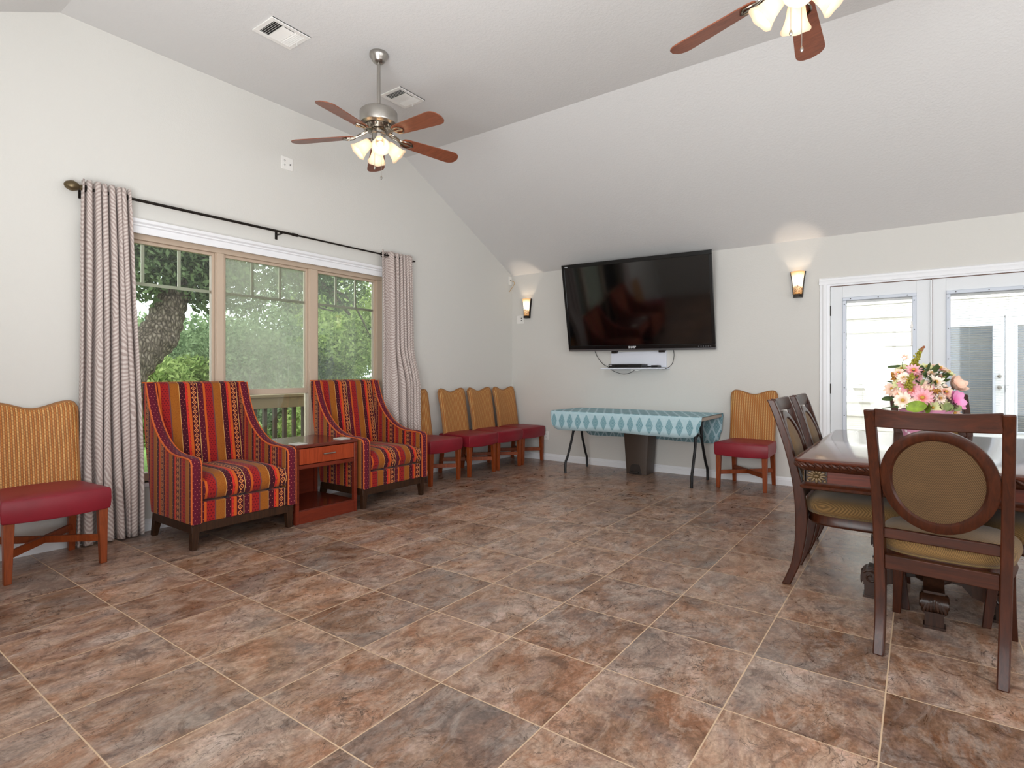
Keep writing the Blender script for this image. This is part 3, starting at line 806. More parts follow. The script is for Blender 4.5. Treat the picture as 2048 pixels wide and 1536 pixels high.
m.box(hx - .03, hx - .01, -hy + .036, hy - .036, .425, .455); m.build('drawer_case', M['cherry'], st, bevel=.002)
m = MB(); m.box(hx - .03, hx - .002, -hy + .039, hy - .039, .462, SH - .032); dr = m.build('drawer', M['cherryx'], st, bevel=.003)
m = MB(); m.tube([(hx + .018, -.055, .528), (hx + .018, .055, .528)], .006, 10)
for y in (-.035, .035): m.tube([(hx - .004, y, .528), (hx + .018, y, .528)], .004, 8)
m.build('handle', M['nickel'], dr)
m = MB(); m.box(-hx + .01, hx - .02, -hy + .012, hy - .012, .085, .103); m.build('shelf', M['cherryd'], st, bevel=.002)
m = MB(); m.box(hx - .028, hx - .008, -hy + .036, hy - .036, .0, .098); m.build('kick_rail', M['cherry'], st, bevel=.002)
m = MB(); m.box(-hx + .008, -hx + .02, -hy + .036, hy - .036, .09, .44); m.build('back_panel', M['cherry'], st)
for (x, y, lab) in ((-3.95, 2.585, 'pale square coaster on the near front corner of the side table'), (-3.99, 3.03, 'pale square coaster on the far right side of the side table top')):
    m = MB(); m.box(-.05, .05, -.05, .05, 0, .008); o = m.build('coaster', M['coaster'], None, bevel=.002); o.location = (x, y, SH); o.rotation_euler = (0, 0, .08)
    tag(o, lab, 'coaster', 'coasters on the side table')

# ------------------------------------------------------------------ rattan chairs
def rattan_chair():
    t = thing('rattan_chair', '', 'chair', (0, 0, 0), 0, 'rattan back chairs with red vinyl seats')
    # back shell
    NU, NV = 26, 16; z0 = .445
    def zt(u):
        a = abs(u)
        base = .938 + .044 * (.5 - .5 * math.cos(PI * min(1, a / .82)))
        if a > .86: base -= .035 * ((a - .86) / .14) ** 2.2
        return base
    def pt(u, v, side):
        z = lerp(z0, zt(u), v); hw = .218 + .012 * v - .006 * math.sin(PI * v)
        if v > .9: hw -= .004 * ((v - .9) / .1) ** 2
        lean = -.165 - .055 * v - .03 * v * v + .012 * (u * u)
        th = .026 * (1 - .55 * max(0, (abs(u) - .8) / .2) ** 2) * (1 - .5 * max(0, (v - .92) / .08) ** 2)
        return Vector((lean + side * th, u * hw, z))
    m = MB()
    for side in (1, -1):
        m.grid([[pt(-1 + 2 * j / NU, i / NV, side) for j in range(NU + 1)] for i in range(NV + 1)])
    w = NU + 1; n1 = (NV + 1) * w
    ring = [i * w for i in range(NV + 1)] + [NV * w + j for j in range(1, w)] + [i * w + NU for i in range(NV - 1, -1, -1)]
    for k in range(len(ring) - 1): m.f.append((ring[k], ring[k + 1], n1 + ring[k + 1], n1 + ring[k]))
    bk = m.build('backrest', M['rattan'], t, ang=50)
    edge = [pt(-1, i / NV, 0) for i in range(NV + 1)] + [pt(-1 + 2 * j / NU, 1, 0) for j in range(1, NU)] + [pt(1, i / NV, 0) for i in range(NV, -1, -1)]
    m = MB(); m.tube(edge, .0135, 6); m.build('braided_edge', M['rattane'], bk)
    # seat
    m = MB()
    sec = []
    N = 10
    top = []; 
    def hw(x): return lerp(.222, .256, (x + .225) / .49)
    xs = [-.225 + .49 * k / N for k in range(N + 1)]
    NYs = 10; A = []
    for x in xs:
        row = []
        for j in range(NYs + 1):
            v = j / NYs; y = lerp(-hw(x), hw(x), v); c = 1 - abs(2 * v - 1) ** 5; e = 1 - abs((x - .02) / .245) ** 8
            row.append(Vector((x + .018 * (1 - (2 * v - 1) ** 2) * (x > .2), y, .466 + .016 * c * max(0, e))))
        A.append(row)
    m.grid(A); w = NYs + 1
    ring = [i * w for i in range(N + 1)] + [N * w + j for j in range(1, w)] + [i * w + NYs for i in range(N - 1, -1, -1)] + [j for j in range(NYs - 1, 0, -1)]
    b = len(m.v)
    for lvl, (dz, k_) in enumerate(((.452, 1.02), (.40, 1.025), (.352, 1.012), (.338, .995))):
        for r in ring:
            p = m.v[r]; m.v.append((p[0] * k_, p[1] * k_, dz - (.008 * (1 - (p[1] / .25) ** 2) if p[0] > .2 and lvl > 1 else 0)))
    n = len(ring); prev = ring
    for lvl in range(4):
        cur = [b + lvl * n + k for k in range(n)]
        for k in range(n): l = (k + 1) % n; m.f.append((prev[k], prev[l], cur[l], cur[k]))
        prev = cur
    m.f.append(tuple(prev)); m.build('seat', M['vinyl'], t, ang=60, bevel=.004)
    for y in (-1, 1):
        m = MB(); m.bar((.235, y * .222, .35), (.238, y * .226, 0), .05, .05, (1, 0, 0), .034, .036); m.build('leg', M['chairleg'], t, bevel=.003)
        m = MB(); m.bar((-.19, y * .195, .46), (-.20, y * .195, .30), .045, .045, (1, 0, 0)); m.bar((-.20, y * .195, .31), (-.235, y * .20, 0), .045, .045, (1, 0, 0), .034, .036); m.build('leg', M['chairleg'], t, bevel=.003)
    for s in (-1, 1):
        m = MB(); m.bar((.225, s * .215, .158), (-.21, -s * .195, .158), .022, .042); m.build('stretcher', M['chairleg'], t, bevel=.002)
    return t
c1 = rattan_chair(); c1.location = (-4.335, 1.105, 0); c1.rotation_euler = (0, 0, 0)
c1['label'] = 'rattan back chair with red seat left of the left curtain, cut by the photo edge'
XRt = -4.345
place(c1, (XRt, 4.44, 0), .03, 'rattan back chair with red seat right of the farther armchair, partly behind the curtain')
place(c1, (XRt, 5.075, 0), 0.0, 'rattan back chair with red seat, first of the three pushed together toward the corner')
place(c1, (XRt, 5.605, 0), .0, 'rattan back chair with red seat, middle of the three pushed together toward the corner')
place(c1, (XRt, 6.128, 0), .0, 'rattan back chair with red seat standing right in the corner under the wall lamp')
place(c1, (-1.435, 6.16, 0), -PI / 2 - .03, 'rattan back chair with red seat between the folding table and the dining chairs')

# ------------------------------------------------------------------ folding table + cloth + bin
FXa, FXb, FYa, FYb, FZ = -3.50, -1.755, 5.635, 6.37, .728
ft = thing('folding_table', 'long folding table on dark bent metal legs under an aqua cloth, below the television', 'table', ((FXa + FXb) / 2, (FYa + FYb) / 2, 0))
lx, ly = (FXb - FXa) / 2, (FYb - FYa) / 2
m = MB(); m.box(-lx, lx, -ly, ly, FZ - .04, FZ); m.build('tabletop', M['tablew'], ft, bevel=.008)
for s in (-1, 1):
    for q in (-1, 1):
        m = MB(); p = crom([(s * (lx - .14), q * .10, FZ - .04), (s * (lx - .14), q * .10, .52), (s * (lx - .135), q * .125, .40), (s * (lx - .13), q * .215, .20), (s * (lx - .125), q * .262, .12), (s * (lx - .125), q * .268, 0)], 4)
        m.tube(p, .0145, 10); m.build('leg', M['black'], ft)
    m = MB(); m.tube([(s * (lx - .14), -.10, .60), (s * (lx - .14), .10, .60)], .009, 8)
    m.tube(crom([(s * (lx - .138), -.118, .44), (s * (lx - .138), -.06, .50), (s * (lx - .138), 0, .515), (s * (lx - .138), .06, .50), (s * (lx - .138), .118, .44)], 4), .011, 8)
    m.tube([(s * (lx - .14), 0, .60), (s * (lx - .42), 0, FZ - .045)], .008, 8)
    m.build('leg_brace', M['black'], ft)
# cloth draped over front and back edges only
prof = []      # (y, z) across, running length v
ov = .012
pts = [(-ly - .018, FZ - .205), (-ly - .02, FZ - .15), (-ly - .017, FZ - .08), (-ly - .013, FZ - .02), (-ly - .008, FZ + .001), (-ly + .012, FZ + .0065)]
pts += [(lerp(-ly + .03, ly - .03, k / 10), FZ + .0065) for k in range(11)]
pts += [(ly - .012, FZ + .0065), (ly + .008, FZ + .001), (ly + .013, FZ - .02), (ly + .017, FZ - .1), (ly + .02, FZ - .2), (ly + .02, FZ - .335)]
vv = [0]
for a, c in zip(pts, pts[1:]): vv.append(vv[-1] + math.hypot(c[0] - a[0], c[1] - a[1]))
NX = 90; P = []; UV = []
for (y, z), v in zip(pts, vv):
    row = []; uvr = []
    for j in range(NX + 1):
        u = j / NX; x = lerp(-lx - .012, lx + .012, u); yy, zz = y, z
        hang = max(0, FZ - z)
        e = min(u, 1 - u) * 2 * lx
        if hang > .03:
            # rounded lower corners and gentle waves
            r = .12
            if e < r:
                lim = (.205 if y < 0 else .335) - (r - math.sqrt(max(0, r * r - (r - e) ** 2)))
                if hang > lim: zz = FZ - lim + (hang - lim) * .02
                x += (.03 * (1 - e / r)) * (1 if u < .5 else -1) * (hang / .2) * .6
            s_ = -1 if y < 0 else 1
            yy += s_ * hang * .03 * math.sin(u * 31 + 1.0) + s_ * .006 * math.sin(u * 13)
            if y > 0: yy = min(yy, 6.42 - (FYa + FYb) / 2)
            zz -= .006 * math.sin(u * 9 + .6) * (hang > .15)
        row.append(Vector((x, yy, zz))); uvr.append((u * 2 * lx, v - .1))
    P.append(row); UV.append(uvr)
m = MB(); m.grid(P, UV); tc = m.build('tablecloth', M['cloth'], None, ang=80, solid=.0025); tc.location = ft.location
tag(tc, 'pale aqua cloth with a row of teal leaf medallions draped over the folding table', 'tablecloth')
tb = thing('step_bin', 'tall brown plastic step-on trash bin under the folding table', 'trash can', (-2.655, 6.24, 0), -.02)
m = MB(); h0, h1 = .56, 0
vs = []
m = MB()
NB = 4
def ringb(hx, hy, z, c): 
    pts = []
    for sx, sy in ((1, 1), (-1, 1), (-1, -1), (1, -1)):
        for k in range(3):
            a = math.atan2(sy, sx) + (k - 1) * PI / 4
            pts.append((sx * (hx - c) + c * math.cos(a), sy * (hy - c) + c * math.sin(a), z))
    return pts
rings = [ringb(.128, .108, 0.0, .015), ringb(.16, .125, .52, .02)]
m.add(rings[0] + rings[1], [(k, (k + 1) % 12, 12 + (k + 1) % 12, 12 + k) for k in range(12)] + [tuple(range(12)), tuple(range(23, 11, -1))])
m.build('body', M['brownpl'], tb, bevel=.004)
m = MB(); m.add(ringb(.163, .128, .50, .02) + ringb(.163, .128, .545, .02), [(k, (k + 1) % 12, 12 + (k + 1) % 12, 12 + k) for k in range(12)] + [tuple(range(12)), tuple(range(23, 11, -1))]); m.build('lid', M['brownpl'], tb, bevel=.006)
m = MB(); m.prism([(-.085, 0), (.07, 0), (.045, .10), (.03, .115), (-.045, .115), (-.06, .10)], -.1225, -.112, 'y'); m.build('pedal_recess', M['brownpl2'], tb)
m = MB(); m.box(-.055, .04, -.15, -.11, .018, .034); m.build('pedal', M['brownpl2'], tb, bevel=.004)

# ------------------------------------------------------------------ dining table
TXc, TYc, TZ = .06, 3.90, .76
dt = thing('dining_table', 'polished mahogany dining table with a rope-carved edge on two scroll-footed pedestals', 'dining table', (TXc, TYc, 0))
tx, ty = .565, .875
def rrect(hx, hy, c):
    return [(hx - c, -hy), (hx, -hy + c), (hx, hy - c), (hx - c, hy), (-hx + c, hy), (-hx, hy - c), (-hx, -hy + c), (-hx + c, -hy)]
def rr2(hx, hy, c, n=5):
    out = []
    for cx_, cy_, a0 in ((hx - c, hy - c, 0), (-hx + c, hy - c, PI / 2), (-hx + c, -hy + c, PI), (hx - c, -hy + c, 1.5 * PI)):
        for k in range(n + 1):
            a = a0 + k * PI / 2 / n; out.append((cx_ + c * math.cos(a), cy_ + c * math.sin(a)))
    return out
def layer(mb, rings):
    n = len(rings[0][0]); b = len(mb.v); vs = []
    for ring, z in rings: vs += [(x, y, z) for x, y in ring]
    fs = [tuple(range(n - 1, -1, -1)), tuple((len(rings) - 1) * n + k for k in range(n))]
    for i in range(len(rings) - 1):
        for k in range(n):
            l = (k + 1) % n; fs.append((i * n + k, i * n + l, (i + 1) * n + l, (i + 1) * n + k))
    mb.add(vs, fs)
m = MB(); layer(m, [(rr2(tx - .012, ty - .012, .06), TZ - .022), (rr2(tx - .004, ty - .004, .065), TZ - .012), (rr2(tx - .004, ty - .004, .065), TZ - .006), (rr2(tx - .016, ty - .016, .06), TZ)]); m.build('tabletop', M['mahogt'], dt, ang=50)
m = MB(); layer(m, [(rr2(tx - .035, ty - .035, .05), TZ - .06), (rr2(tx - .02, ty - .02, .055), TZ - .05), (rr2(tx - .012, ty - .012, .06), TZ - .036), (rr2(tx - .012, ty - .012, .06), TZ - .02)]); ce = m.build('edge_molding', M['mahog'], dt, ang=50)
m = MB(); per = rr2(tx - .008, ty - .008, .06); 
for i in range(len(per)):
    a = Vector((*per[i], 0)); c = Vector((*per[(i + 1) % len(per)], 0)); L = (c - a).length; n = max(1, round(L / .034)); d = (c - a).normalized(); ang = math.atan2(d.y, d.x)
    for k in range(n):
        p = a + (c - a) * ((k + .5) / n)
        m.ball((0, 0, 0), (.022, .008, .0085), 8, 5, T(p.x, p.y, TZ - .029) @ RZ(ang) @ RY(.55))
m.build('rope_carving', M['mahog'], ce)
ax_, ay_ = tx - .055, ty - .055
m = MB(); m.box(-ax_, ax_, -ay_, -ay_ + .022, .642, TZ - .055); m.box(-ax_, ax_, ay_ - .022, ay_, .642, TZ - .055); m.box(-ax_, -ax_ + .022, -ay_, ay_, .642, TZ - .055); m.box(ax_ - .022, ax_, -ay_, ay_, .642, TZ - .055)
ap = m.build('apron', M['mahogr'], dt)
m = MB(); layer(m, [(rr2(ax_ + .004, ay_ + .004, .02), .606), (rr2(ax_ + .022, ay_ + .022, .02), .614), (rr2(ax_ + .024, ay_ + .024, .02), .626), (rr2(ax_ + .008, ay_ + .008, .02), .634), (rr2(ax_ + .004, ay_ + .004, .02), .644)]); m.build('lower_molding', M['mahog'], dt, ang=50)
def rosette(M_):
    mb = MB(); mb.box(-.045, .045, -.034, .034, -.004, .003, M_); bo = mb.build('corner_block', M['mahogd'], dt)
    m = MB()
    for k in range(12):
        a = 2 * PI * k / 12; m.ball((.024, 0, .006), (.0165, .006, .006), 8, 4, M_ @ Matrix.Diagonal((1.15, .9, 1, 1)) @ RZ(a))
    m.ball((0, 0, .01), (.012, .008, .006), 10, 5, M_)
    for sx in (-1, 1):
        for sy in (-1, 1): m.ball((sx * .036, sy * .026, .005), (.007, .006, .005), 8, 4, M_)
    m.build('rosette', M['carved'], bo); return m
for sx in (-1, 1):
    for sy in (-1, 1):
        rosette(T(sx * (ax_ - .05), sy * (ay_ + .003), .676) @ RX(PI / 2 if sy < 0 else -PI / 2))
        rosette(T(sx * (ax_ + .003), sy * (ay_ - .05), .676) @ RZ(PI / 2 if sx > 0 else -PI / 2) @ RX(PI / 2))
def pedestal(yc):
    m = MB(); m.lathe([(.125, .606), (.125, .58), (.07, .56), (.055, .53), (.075, .47), (.085, .42), (.075, .36), (.05, .33), (.06, .315), (.105, .30), (.115, .27), (.115, .25), (.09, .235), (.085, .15), (.05, .13)], 8, T(0, yc, 0) @ RZ(PI / 8))
    p = m.build('pedestal', M['mahogd'], dt, ang=30, bevel=.003)
    legp = crom([(.06, 0, .235), (.11, 0, .235), (.15, 0, .20), (.185, 0, .165), (.235, 0, .16), (.272, 0, .165)], 5)
    for k in range(4):
        m = MB(); R = T(0, yc, 0) @ RZ(k * PI / 2)
        poly = [(q.x, q.z) for q in legp] + [(.275, .10)] + [(.235, .085), (.19, .085), (.15, .10), (.11, .145), (.06, .15)]
        m.prism(poly, -.04, .04, 'y', R)
        m.lathe([(.044, -.05), (.044, .05)], 20, R @ T(.262, 0, .112) @ RX(PI / 2)); 
        for s in (-1, 1):
            sp = [(.262 + (.038 - .0024 * q) * math.cos(q * .62 + .5), s * .051, .112 + (.038 - .0024 * q) * math.sin(q * .62 + .5)) for q in range(15)]
            mm = MB(); mm.tube(sp, .0055, 6); m.add([R @ Vector(v) for v in mm.v], mm.f)
        # acanthus leaf ridges on the scroll face
        for q in range(-3, 4):
            m.ball((0, 0, 0), (.005, .0075, .028), 8, 6, R @ T(.302, q * .0115, .112 - abs(q) * .004) @ RX(q * .10))
        m.box(.228, .296, -.042, .042, 0, .012, R); m.box(.236, .29, -.036, .036, .012, .07, R); m.box(.231, .294, -.04, .04, .066, .076, R)
        m.build('scroll_foot', M['mahogd'], p, ang=35)
for yc in (-.39, .39): pedestal(yc)

# ------------------------------------------------------------------ dining chairs
def dining_chair():
    t = thing('dining_chair', '', 'chair', (0, 0, 0), 0, 'oval back dining chairs')
    prof = crom([(-.012, 0, 0), (.035, 0, .12), (.06, 0, .26), (.066, 0, .40), (.05, 0, .55), (.005, 0, .75), (-.058, 0, .95), (-.088, 0, 1.025)], 4)
    def px(z):
        for a, c in zip(prof, prof[1:]):
            if a.z <= z <= c.z: return lerp(a.x, c.x, (z - a.z) / (c.z - a.z))
        return prof[-1].x
    for s in (-1, 1):
        m = MB(); pts = []; secs = []
        for p in prof:
            q = p.z / 1.025; y = s * lerp(.196, .216, q); w = .019; d = lerp(.021, .019, q) + .010 * math.exp(-((p.z - .40) / .2) ** 2)
            pts.append((p.x, y, p.z)); secs.append([(-d, -w, 0), (d, -w, 0), (d, w, 0), (-d, w, 0)])
        m.sweep(pts, secs); m.build('rear_leg', M['mahog'], t, bevel=.005)
    # crest rail, bowed backward
    m = MB(); pts = []; secs = []
    for k in range(13):
        u = -1 + 2 * k / 12; y = u * .20; bow = -.028 * (1 - u * u)
        zc = .992 - .006 * (1 - u * u); hh = .034 + .004 * u * u
        pts.append((px(.99) + bow, y, zc)); secs.append([(-.015 - .004, 0, hh), (.013 - .006, 0, hh), (.015, 0, 0), (.019, 0, -hh), (-.009, 0, -hh), (-.013, 0, 0)])
    m.sweep(pts, secs); m.build('crest_rail', M['mahogy'], t, bevel=.004)
    # oval ring + padded panel, in the leaning back plane
    zc, ra, rb = .742, .193, .212
    def ovp(a, k, off):
        z = zc + (rb - k) * math.sin(a); y = (ra - k) * math.cos(a)
        return Vector((px(min(1.02, max(0, z))) + off - .012 * (1 - (y / ra) ** 2), y, z))
    m = MB(); N = 48; V = []; F = []
    for k in range(N):
        a = 2 * PI * k / N
        V += [ovp(a, 0, -.014), ovp(a, .010, -.019), ovp(a, .036, -.019), ovp(a, .044, -.010), ovp(a, .044, .012), ovp(a, .036, .019), ovp(a, .010, .019), ovp(a, 0, .014)]
    for k in range(N):
        l = (k + 1) % N
        for q in range(8): F.append((k * 8 + q, k * 8 + (q + 1) % 8, l * 8 + (q + 1) % 8, l * 8 + q))
    m.add(V, F); m.build('oval_frame', M['mahog'], t, ang=40)
    for off, sg, nm in ((-.008, -1, 'back_panel'), (.010, 1, 'back_pad')):
        m = MB(); V = []; F = []; R_ = 6
        for i in range(R_ + 1):
            f = i / R_
            for k in range(N):
                a = 2 * PI * k / N; p = ovp(a, 0, 0)
                z = zc + (rb - .042) * f * math.sin(a); y = (ra - .042) * f * math.cos(a)
                V.append(Vector((px(z) + off - .012 * (1 - (y / ra) ** 2) + sg * (.007 if sg < 0 else .022) * (1 - f ** 3), y, z)))
        for i in range(R_):
            for k in range(N): l = (k + 1) % N; F.append((i * N + k, i * N + l, (i + 1) * N + l, (i + 1) * N + k))
        m.add(V, F); m.build(nm, M['weaved'] if sg < 0 else M['weave'], t, ang=180)
    m = MB(); m.box(px(.5) - .011, px(.5) + .011, -.19, .19, .474, .518); m.build('lower_rail', M['mahogy'], t, bevel=.004)
    m = MB(); m.box(.045, .075, -.185, .185, .345, .405); m.build('seat_rail', M['mahogy'], t, bevel=.003)
    # rounded seat frame and cushion
    def seat_ring(g, n=44):
        out = []
        for k in range(n):
            a = 2 * PI * k / n; ca, sa = math.cos(a), math.sin(a); e = .62
            x = .315 + (.245 + g) * math.copysign(abs(ca) ** e, ca); y = (.245 + g) * math.copysign(abs(sa) ** e, sa)
            y *= lerp(.93, 1.04, (x - .06) / .5); out.append((x, y))
        return out
    m = MB(); layer(m, [(seat_ring(-.03), .352), (seat_ring(-.014), .354), (seat_ring(-.010), .362), (seat_ring(-.014), .368), (seat_ring(-.014), .412), (seat_ring(-.03), .414)]); m.build('seat_frame', M['mahog'], t, ang=50)
    m = MB(); layer(m, [(seat_ring(-.016), .412), (seat_ring(-.004), .420), (seat_ring(.004), .438), (seat_ring(0), .462), (seat_ring(-.018), .482), (seat_ring(-.06), .496), (seat_ring(-.12), .503), (seat_ring(-.19), .505)]); m.build('seat_cushion', M['weave'], t, ang=180)
    m = MB(); r_ = seat_ring(-.010); m.tube([(x, y, .413) for x, y in r_], .004, 6, closed=True); m.build('seat_welt', M['weavef'], t)
    for s in (-1, 1):
        m = MB(); pts = crom([(.50, s * .20, .36), (.51, s * .203, .22), (.523, s * .208, .10), (.535, s * .214, 0)], 3); secs = []
        for p in pts: w = lerp(.0165, .023, p.z / .36); secs.append([(-w, -w, 0), (w, -w, 0), (w, w, 0), (-w, w, 0)])
        m.sweep(pts, secs); m.build('front_leg', M['mahog'], t, bevel=.003)
    return t
dc = dining_chair(); dc.location = (.062, 2.79, 0); dc.rotation_euler = (0, 0, PI / 2 - math.radians(7))
dc['label'] = 'mahogany dining chair at the near end of the table, its oval back facing us'
place(dc, (-.585, 3.635, 0), 0, 'mahogany dining chair on the left side of the table, the nearer of the two there')
place(dc, (-.585, 4.30, 0), 0, 'mahogany dining chair on the left side of the table, the farther of the two there')
place(dc, (.08, 4.90, 0), -PI / 2 + math.radians(18), 'mahogany dining chair at the far end of the table, half hidden by the flowers')
place(dc, (.79, 3.60, 0), PI, 'mahogany dining chair on the right side of the table, cut off by the photo edge')

# ------------------------------------------------------------------ flower arrangement
VX, VY = .035, 3.80
fa = thing('flower_arrangement', 'bouquet of pink, peach and cream flowers in a pink spotted pot on the dining table', 'flower arrangement', (VX, VY, TZ))
def pot_mat():
    t = NT('pink_spotted_pot'); vo = t.n('TexVoronoi'); t.lk(t.coord(), vo.inputs['Vector']); vo.inputs['Scale'].default_value = 26
    m = t.math('LESS_THAN', vo.outputs['Distance'], .28); t.bsdf(t.mix(m, rgb(206, 140, 168), rgb(240, 222, 228)), .3); return t.m
m = MB(); m.lathe([(.06, 0), (.075, .01), (.10, .06), (.115, .12), (.112, .17), (.125, .215), (.118, .22), (.10, .18), (.02, .17)], 28); m.build('pot', pot_mat(), fa, ang=60)
FC = {}
def fmat(n, c1, c2):
    t = NT(n); S = t.n('SeparateXYZ'); t.lk(t.coord('UV'), S.inputs[0]); c = t.ramp(S.outputs[0], [(0, rgb(*c1)), (.55, rgb(*c2)), (1, rgb(*c2))])
    t.bsdf(c, .7, spec=.2, sheen=.1); return t.m
FC['pink'] = fmat('pink_petal', (226, 104, 84), (236, 176, 184)); FC['peach'] = fmat('peach_petal', (214, 120, 96), (240, 206, 184)); FC['cream'] = fmat('cream_petal', (222, 176, 130), (246, 230, 214))
FC['lily'] = fmat('magenta_pink_petal', (214, 96, 156), (238, 160, 202)); FC['green'] = fmat('pale_green_petal', (196, 206, 132), (226, 226, 172)); FC['rose'] = fmat('dusty_rose_petal', (214, 166, 140), (236, 204, 184))
M['leafd'] = plain('dark_green_leaf', (66, 86, 42), .6, nz=.25, nsc=40); M['leafl'] = plain('lime_green_leaf', (134, 160, 50), .5, nz=.25, nsc=40); M['leafs'] = plain('sage_leaf', (150, 166, 112), .6, nz=.2, nsc=40)
M['berry'] = plain('olive_berry', (146, 138, 40), .35, nz=.25, nsc=60); M['berryo'] = plain('amber_berry', (166, 112, 34), .35); M['stem'] = plain('green_stem', (92, 110, 56), .7); M['bud'] = plain('brown_bud', (150, 92, 62), .7)
M['fcen'] = plain('flower_heart', (196, 150, 60), .8, bst=.6, bsc=500)
def petal(mb, R, L, w, cup, curl, n=6, k=4):
    P = []; UV = []
    for i in range(n + 1):
        f = i / n; ww = w * math.sin(PI * min(1, .12 + f * .8)) ** .8 * (1 if f < .85 else 1 - ((f - .85) / .15) ** 2 * .6)
        row = []; uv = []
        for j in range(k + 1):
            g = -1 + 2 * j / k; row.append(R @ Vector((L * f * math.cos(curl * f), ww * g, L * (cup * f) + L * math.sin(curl * f) * .5 + .18 * w * g * g))); uv.append((f, g))
        P.append(row); UV.append(uv)
    mb.grid(P, UV)
def aim(p, d):
    return T(*p) @ Vector((0, 0, 1)).rotation_difference(Vector(d).normalized()).to_matrix().to_4x4()
def bloom(p, d, r, kind, npet=9, name='daisy_bloom', cup=.25, layers=2, w=.26, center=True):
    R = aim(p, d); m = MB()
    for l in range(layers):
        for k in range(npet):
            a = 2 * PI * (k + .5 * l) / npet + random.uniform(-.12, .12)
            petal(m, R @ RZ(a) @ T(.006, 0, .003 * l), r * (1 - .18 * l) * random.uniform(.88, 1.08), r * w, cup + .2 * l, random.uniform(-.25, .15))
    o = m.build(name, FC[kind], fa, ang=180, recalc=False)
    if center:
        m = MB(); m.ball((0, 0, .012 * (1 + cup)), (r * .2, r * .2, r * .14), 10, 6, R); m.build('flower_heart', M['fcen'], o)
    return o
# photo layout: horizontal (along the viewer's right), height and depth, in metres
RT = Vector((.81, .5865, 0)); BK = Vector((-.5865, .81, 0))
def at(px, py, dep=0.0):
    d = 3.09 + dep; l = (px - 1024) / 1122 * d; z = 1.174 - (py - 746.5) / 1122 * d
    w = RT * l + BK * d; return Vector((w.x - VX, w.y - VY, z - TZ))
def fdir(p):
    c = Vector((0, 0, .26)); o = (p - c); o = o.normalized() + Vector((.35, -.8, .25)); return o
S_ = 3.09 / 1122
for (px, py, rp, kind, dep, np_, nm) in [
    (1827, 742, 13, 'pink', -.05, 10, 'daisy_bloom'), (1878, 739, 14, 'peach', .0, 10, 'daisy_bloom'), (1870, 766, 15, 'cream', -.09, 11, 'daisy_bloom'), (1822, 781, 15, 'pink', -.10, 9, 'daisy_bloom'),
    (1785, 779, 12, 'rose', -.02, 8, 'daisy_bloom'), (1806, 801, 14, 'cream', -.10, 8, 'daisy_bloom'), (1844, 796, 16, 'pink', -.14, 14, 'daisy_bloom'), (1850, 786, 13, 'peach', -.11, 12, 'daisy_bloom'),
    (1889, 785, 14, 'peach', -.11, 8, 'daisy_bloom'), (1804, 740, 12, 'green', .02, 8, 'hydrangea_bloom'), (1853, 737, 13, 'green', .01, 8, 'hydrangea_bloom'), (1895, 747, 12, 'green', .0, 8, 'hydrangea_bloom'),
    (1797, 748, 9, 'peach', -.04, 7, 'daisy_bloom'), (1808, 757, 10, 'cream', -.08, 8, 'daisy_bloom'), (1809, 768, 10, 'pink', -.08, 8, 'daisy_bloom'), (1868, 797, 11, 'pink', -.10, 8, 'daisy_bloom'),
    (1815, 762, 9, 'cream', -.09, 8, 'daisy_bloom'), (1838, 786, 9, 'cream', -.11, 8, 'daisy_bloom'), (1857, 776, 9, 'pink', -.1, 8, 'daisy_bloom'), (1862, 748, 9, 'cream', -.04, 8, 'daisy_bloom'), (1879, 797, 9, 'cream', -.12, 8, 'daisy_bloom'), (1827, 808, 10, 'peach', -.13, 9, 'daisy_bloom'), (1885, 757, 9, 'peach', -.04, 8, 'daisy_bloom'), (1797, 768, 9, 'green', -.05, 8, 'hydrangea_bloom'), (1888, 812, 10, 'green', -.12, 8, 'hydrangea_bloom'), (1797, 790, 8, 'peach', -.08, 8, 'daisy_bloom'), (1864, 815, 11, 'green', -.13, 8, 'hydrangea_bloom'), (1905, 825, 13, 'peach', -.12, 12, 'daisy_bloom'), (1841, 770, 11, 'rose', -.08, 8, 'daisy_bloom'), (1833, 755, 9, 'pink', -.06, 8, 'daisy_bloom'), (1846, 747, 9, 'peach', -.03, 8, 'daisy_bloom'), (1820, 793, 10, 'green', -.1, 8, 'hydrangea_bloom')]:
    p = at(px, py, dep); bloom(p, fdir(p), rp * S_ * 1.12, kind, np_ + 2, nm, .2, 2, .22 if np_ < 10 else .16)
p = at(1906, 802, -.13); bloom(p, (.75, -.55, .25), .052, 'lily', 6, 'lily_bloom', .55, 2, .42, False)
p = at(1904, 774, -.04); bloom(p, (.7, -.6, .5), .044, 'rose', 7, 'rose_bloom', 1.1, 3, .5, False)
def berries(a, c, n, mat, rr):
    m = MB(); a = Vector(a); c = Vector(c)
    for k in range(n):
        f = random.random(); w = rr * (1 - .55 * f); q = a.lerp(c, f) + Vector((random.gauss(0, w), random.gauss(0, w), random.gauss(0, w * .6)))
        m.ball(q, random.uniform(.0042, .0062), 6, 4)
    o = m.build('berry_spike', mat, fa); s = MB(); s.tube([a - (c - a) * .3, c], .002, 5); s.build('stem', M['stem'], o)
berries(at(1826, 733, -.02), at(1843, 698, -.02), 130, M['berry'], .0095); berries(at(1841, 703, -.02), at(1847, 693, -.02), 22, M['bud'], .006)
berries(at(1817, 775, -.13), at(1824, 748, -.12), 110, M['berry'], .0095); berries(at(1791, 765, -.03), at(1785, 746, -.03), 60, M['berryo'], .007); berries(at(1866, 783, -.15), at(1879, 781, -.15), 50, M['berryo'], .007)
m = MB(); q = at(1809, 715, 0); m.tube([at(1806, 740, 0), at(1804, 727, 0), q], .0018, 5); o = m.build('stem', M['stem'], fa)
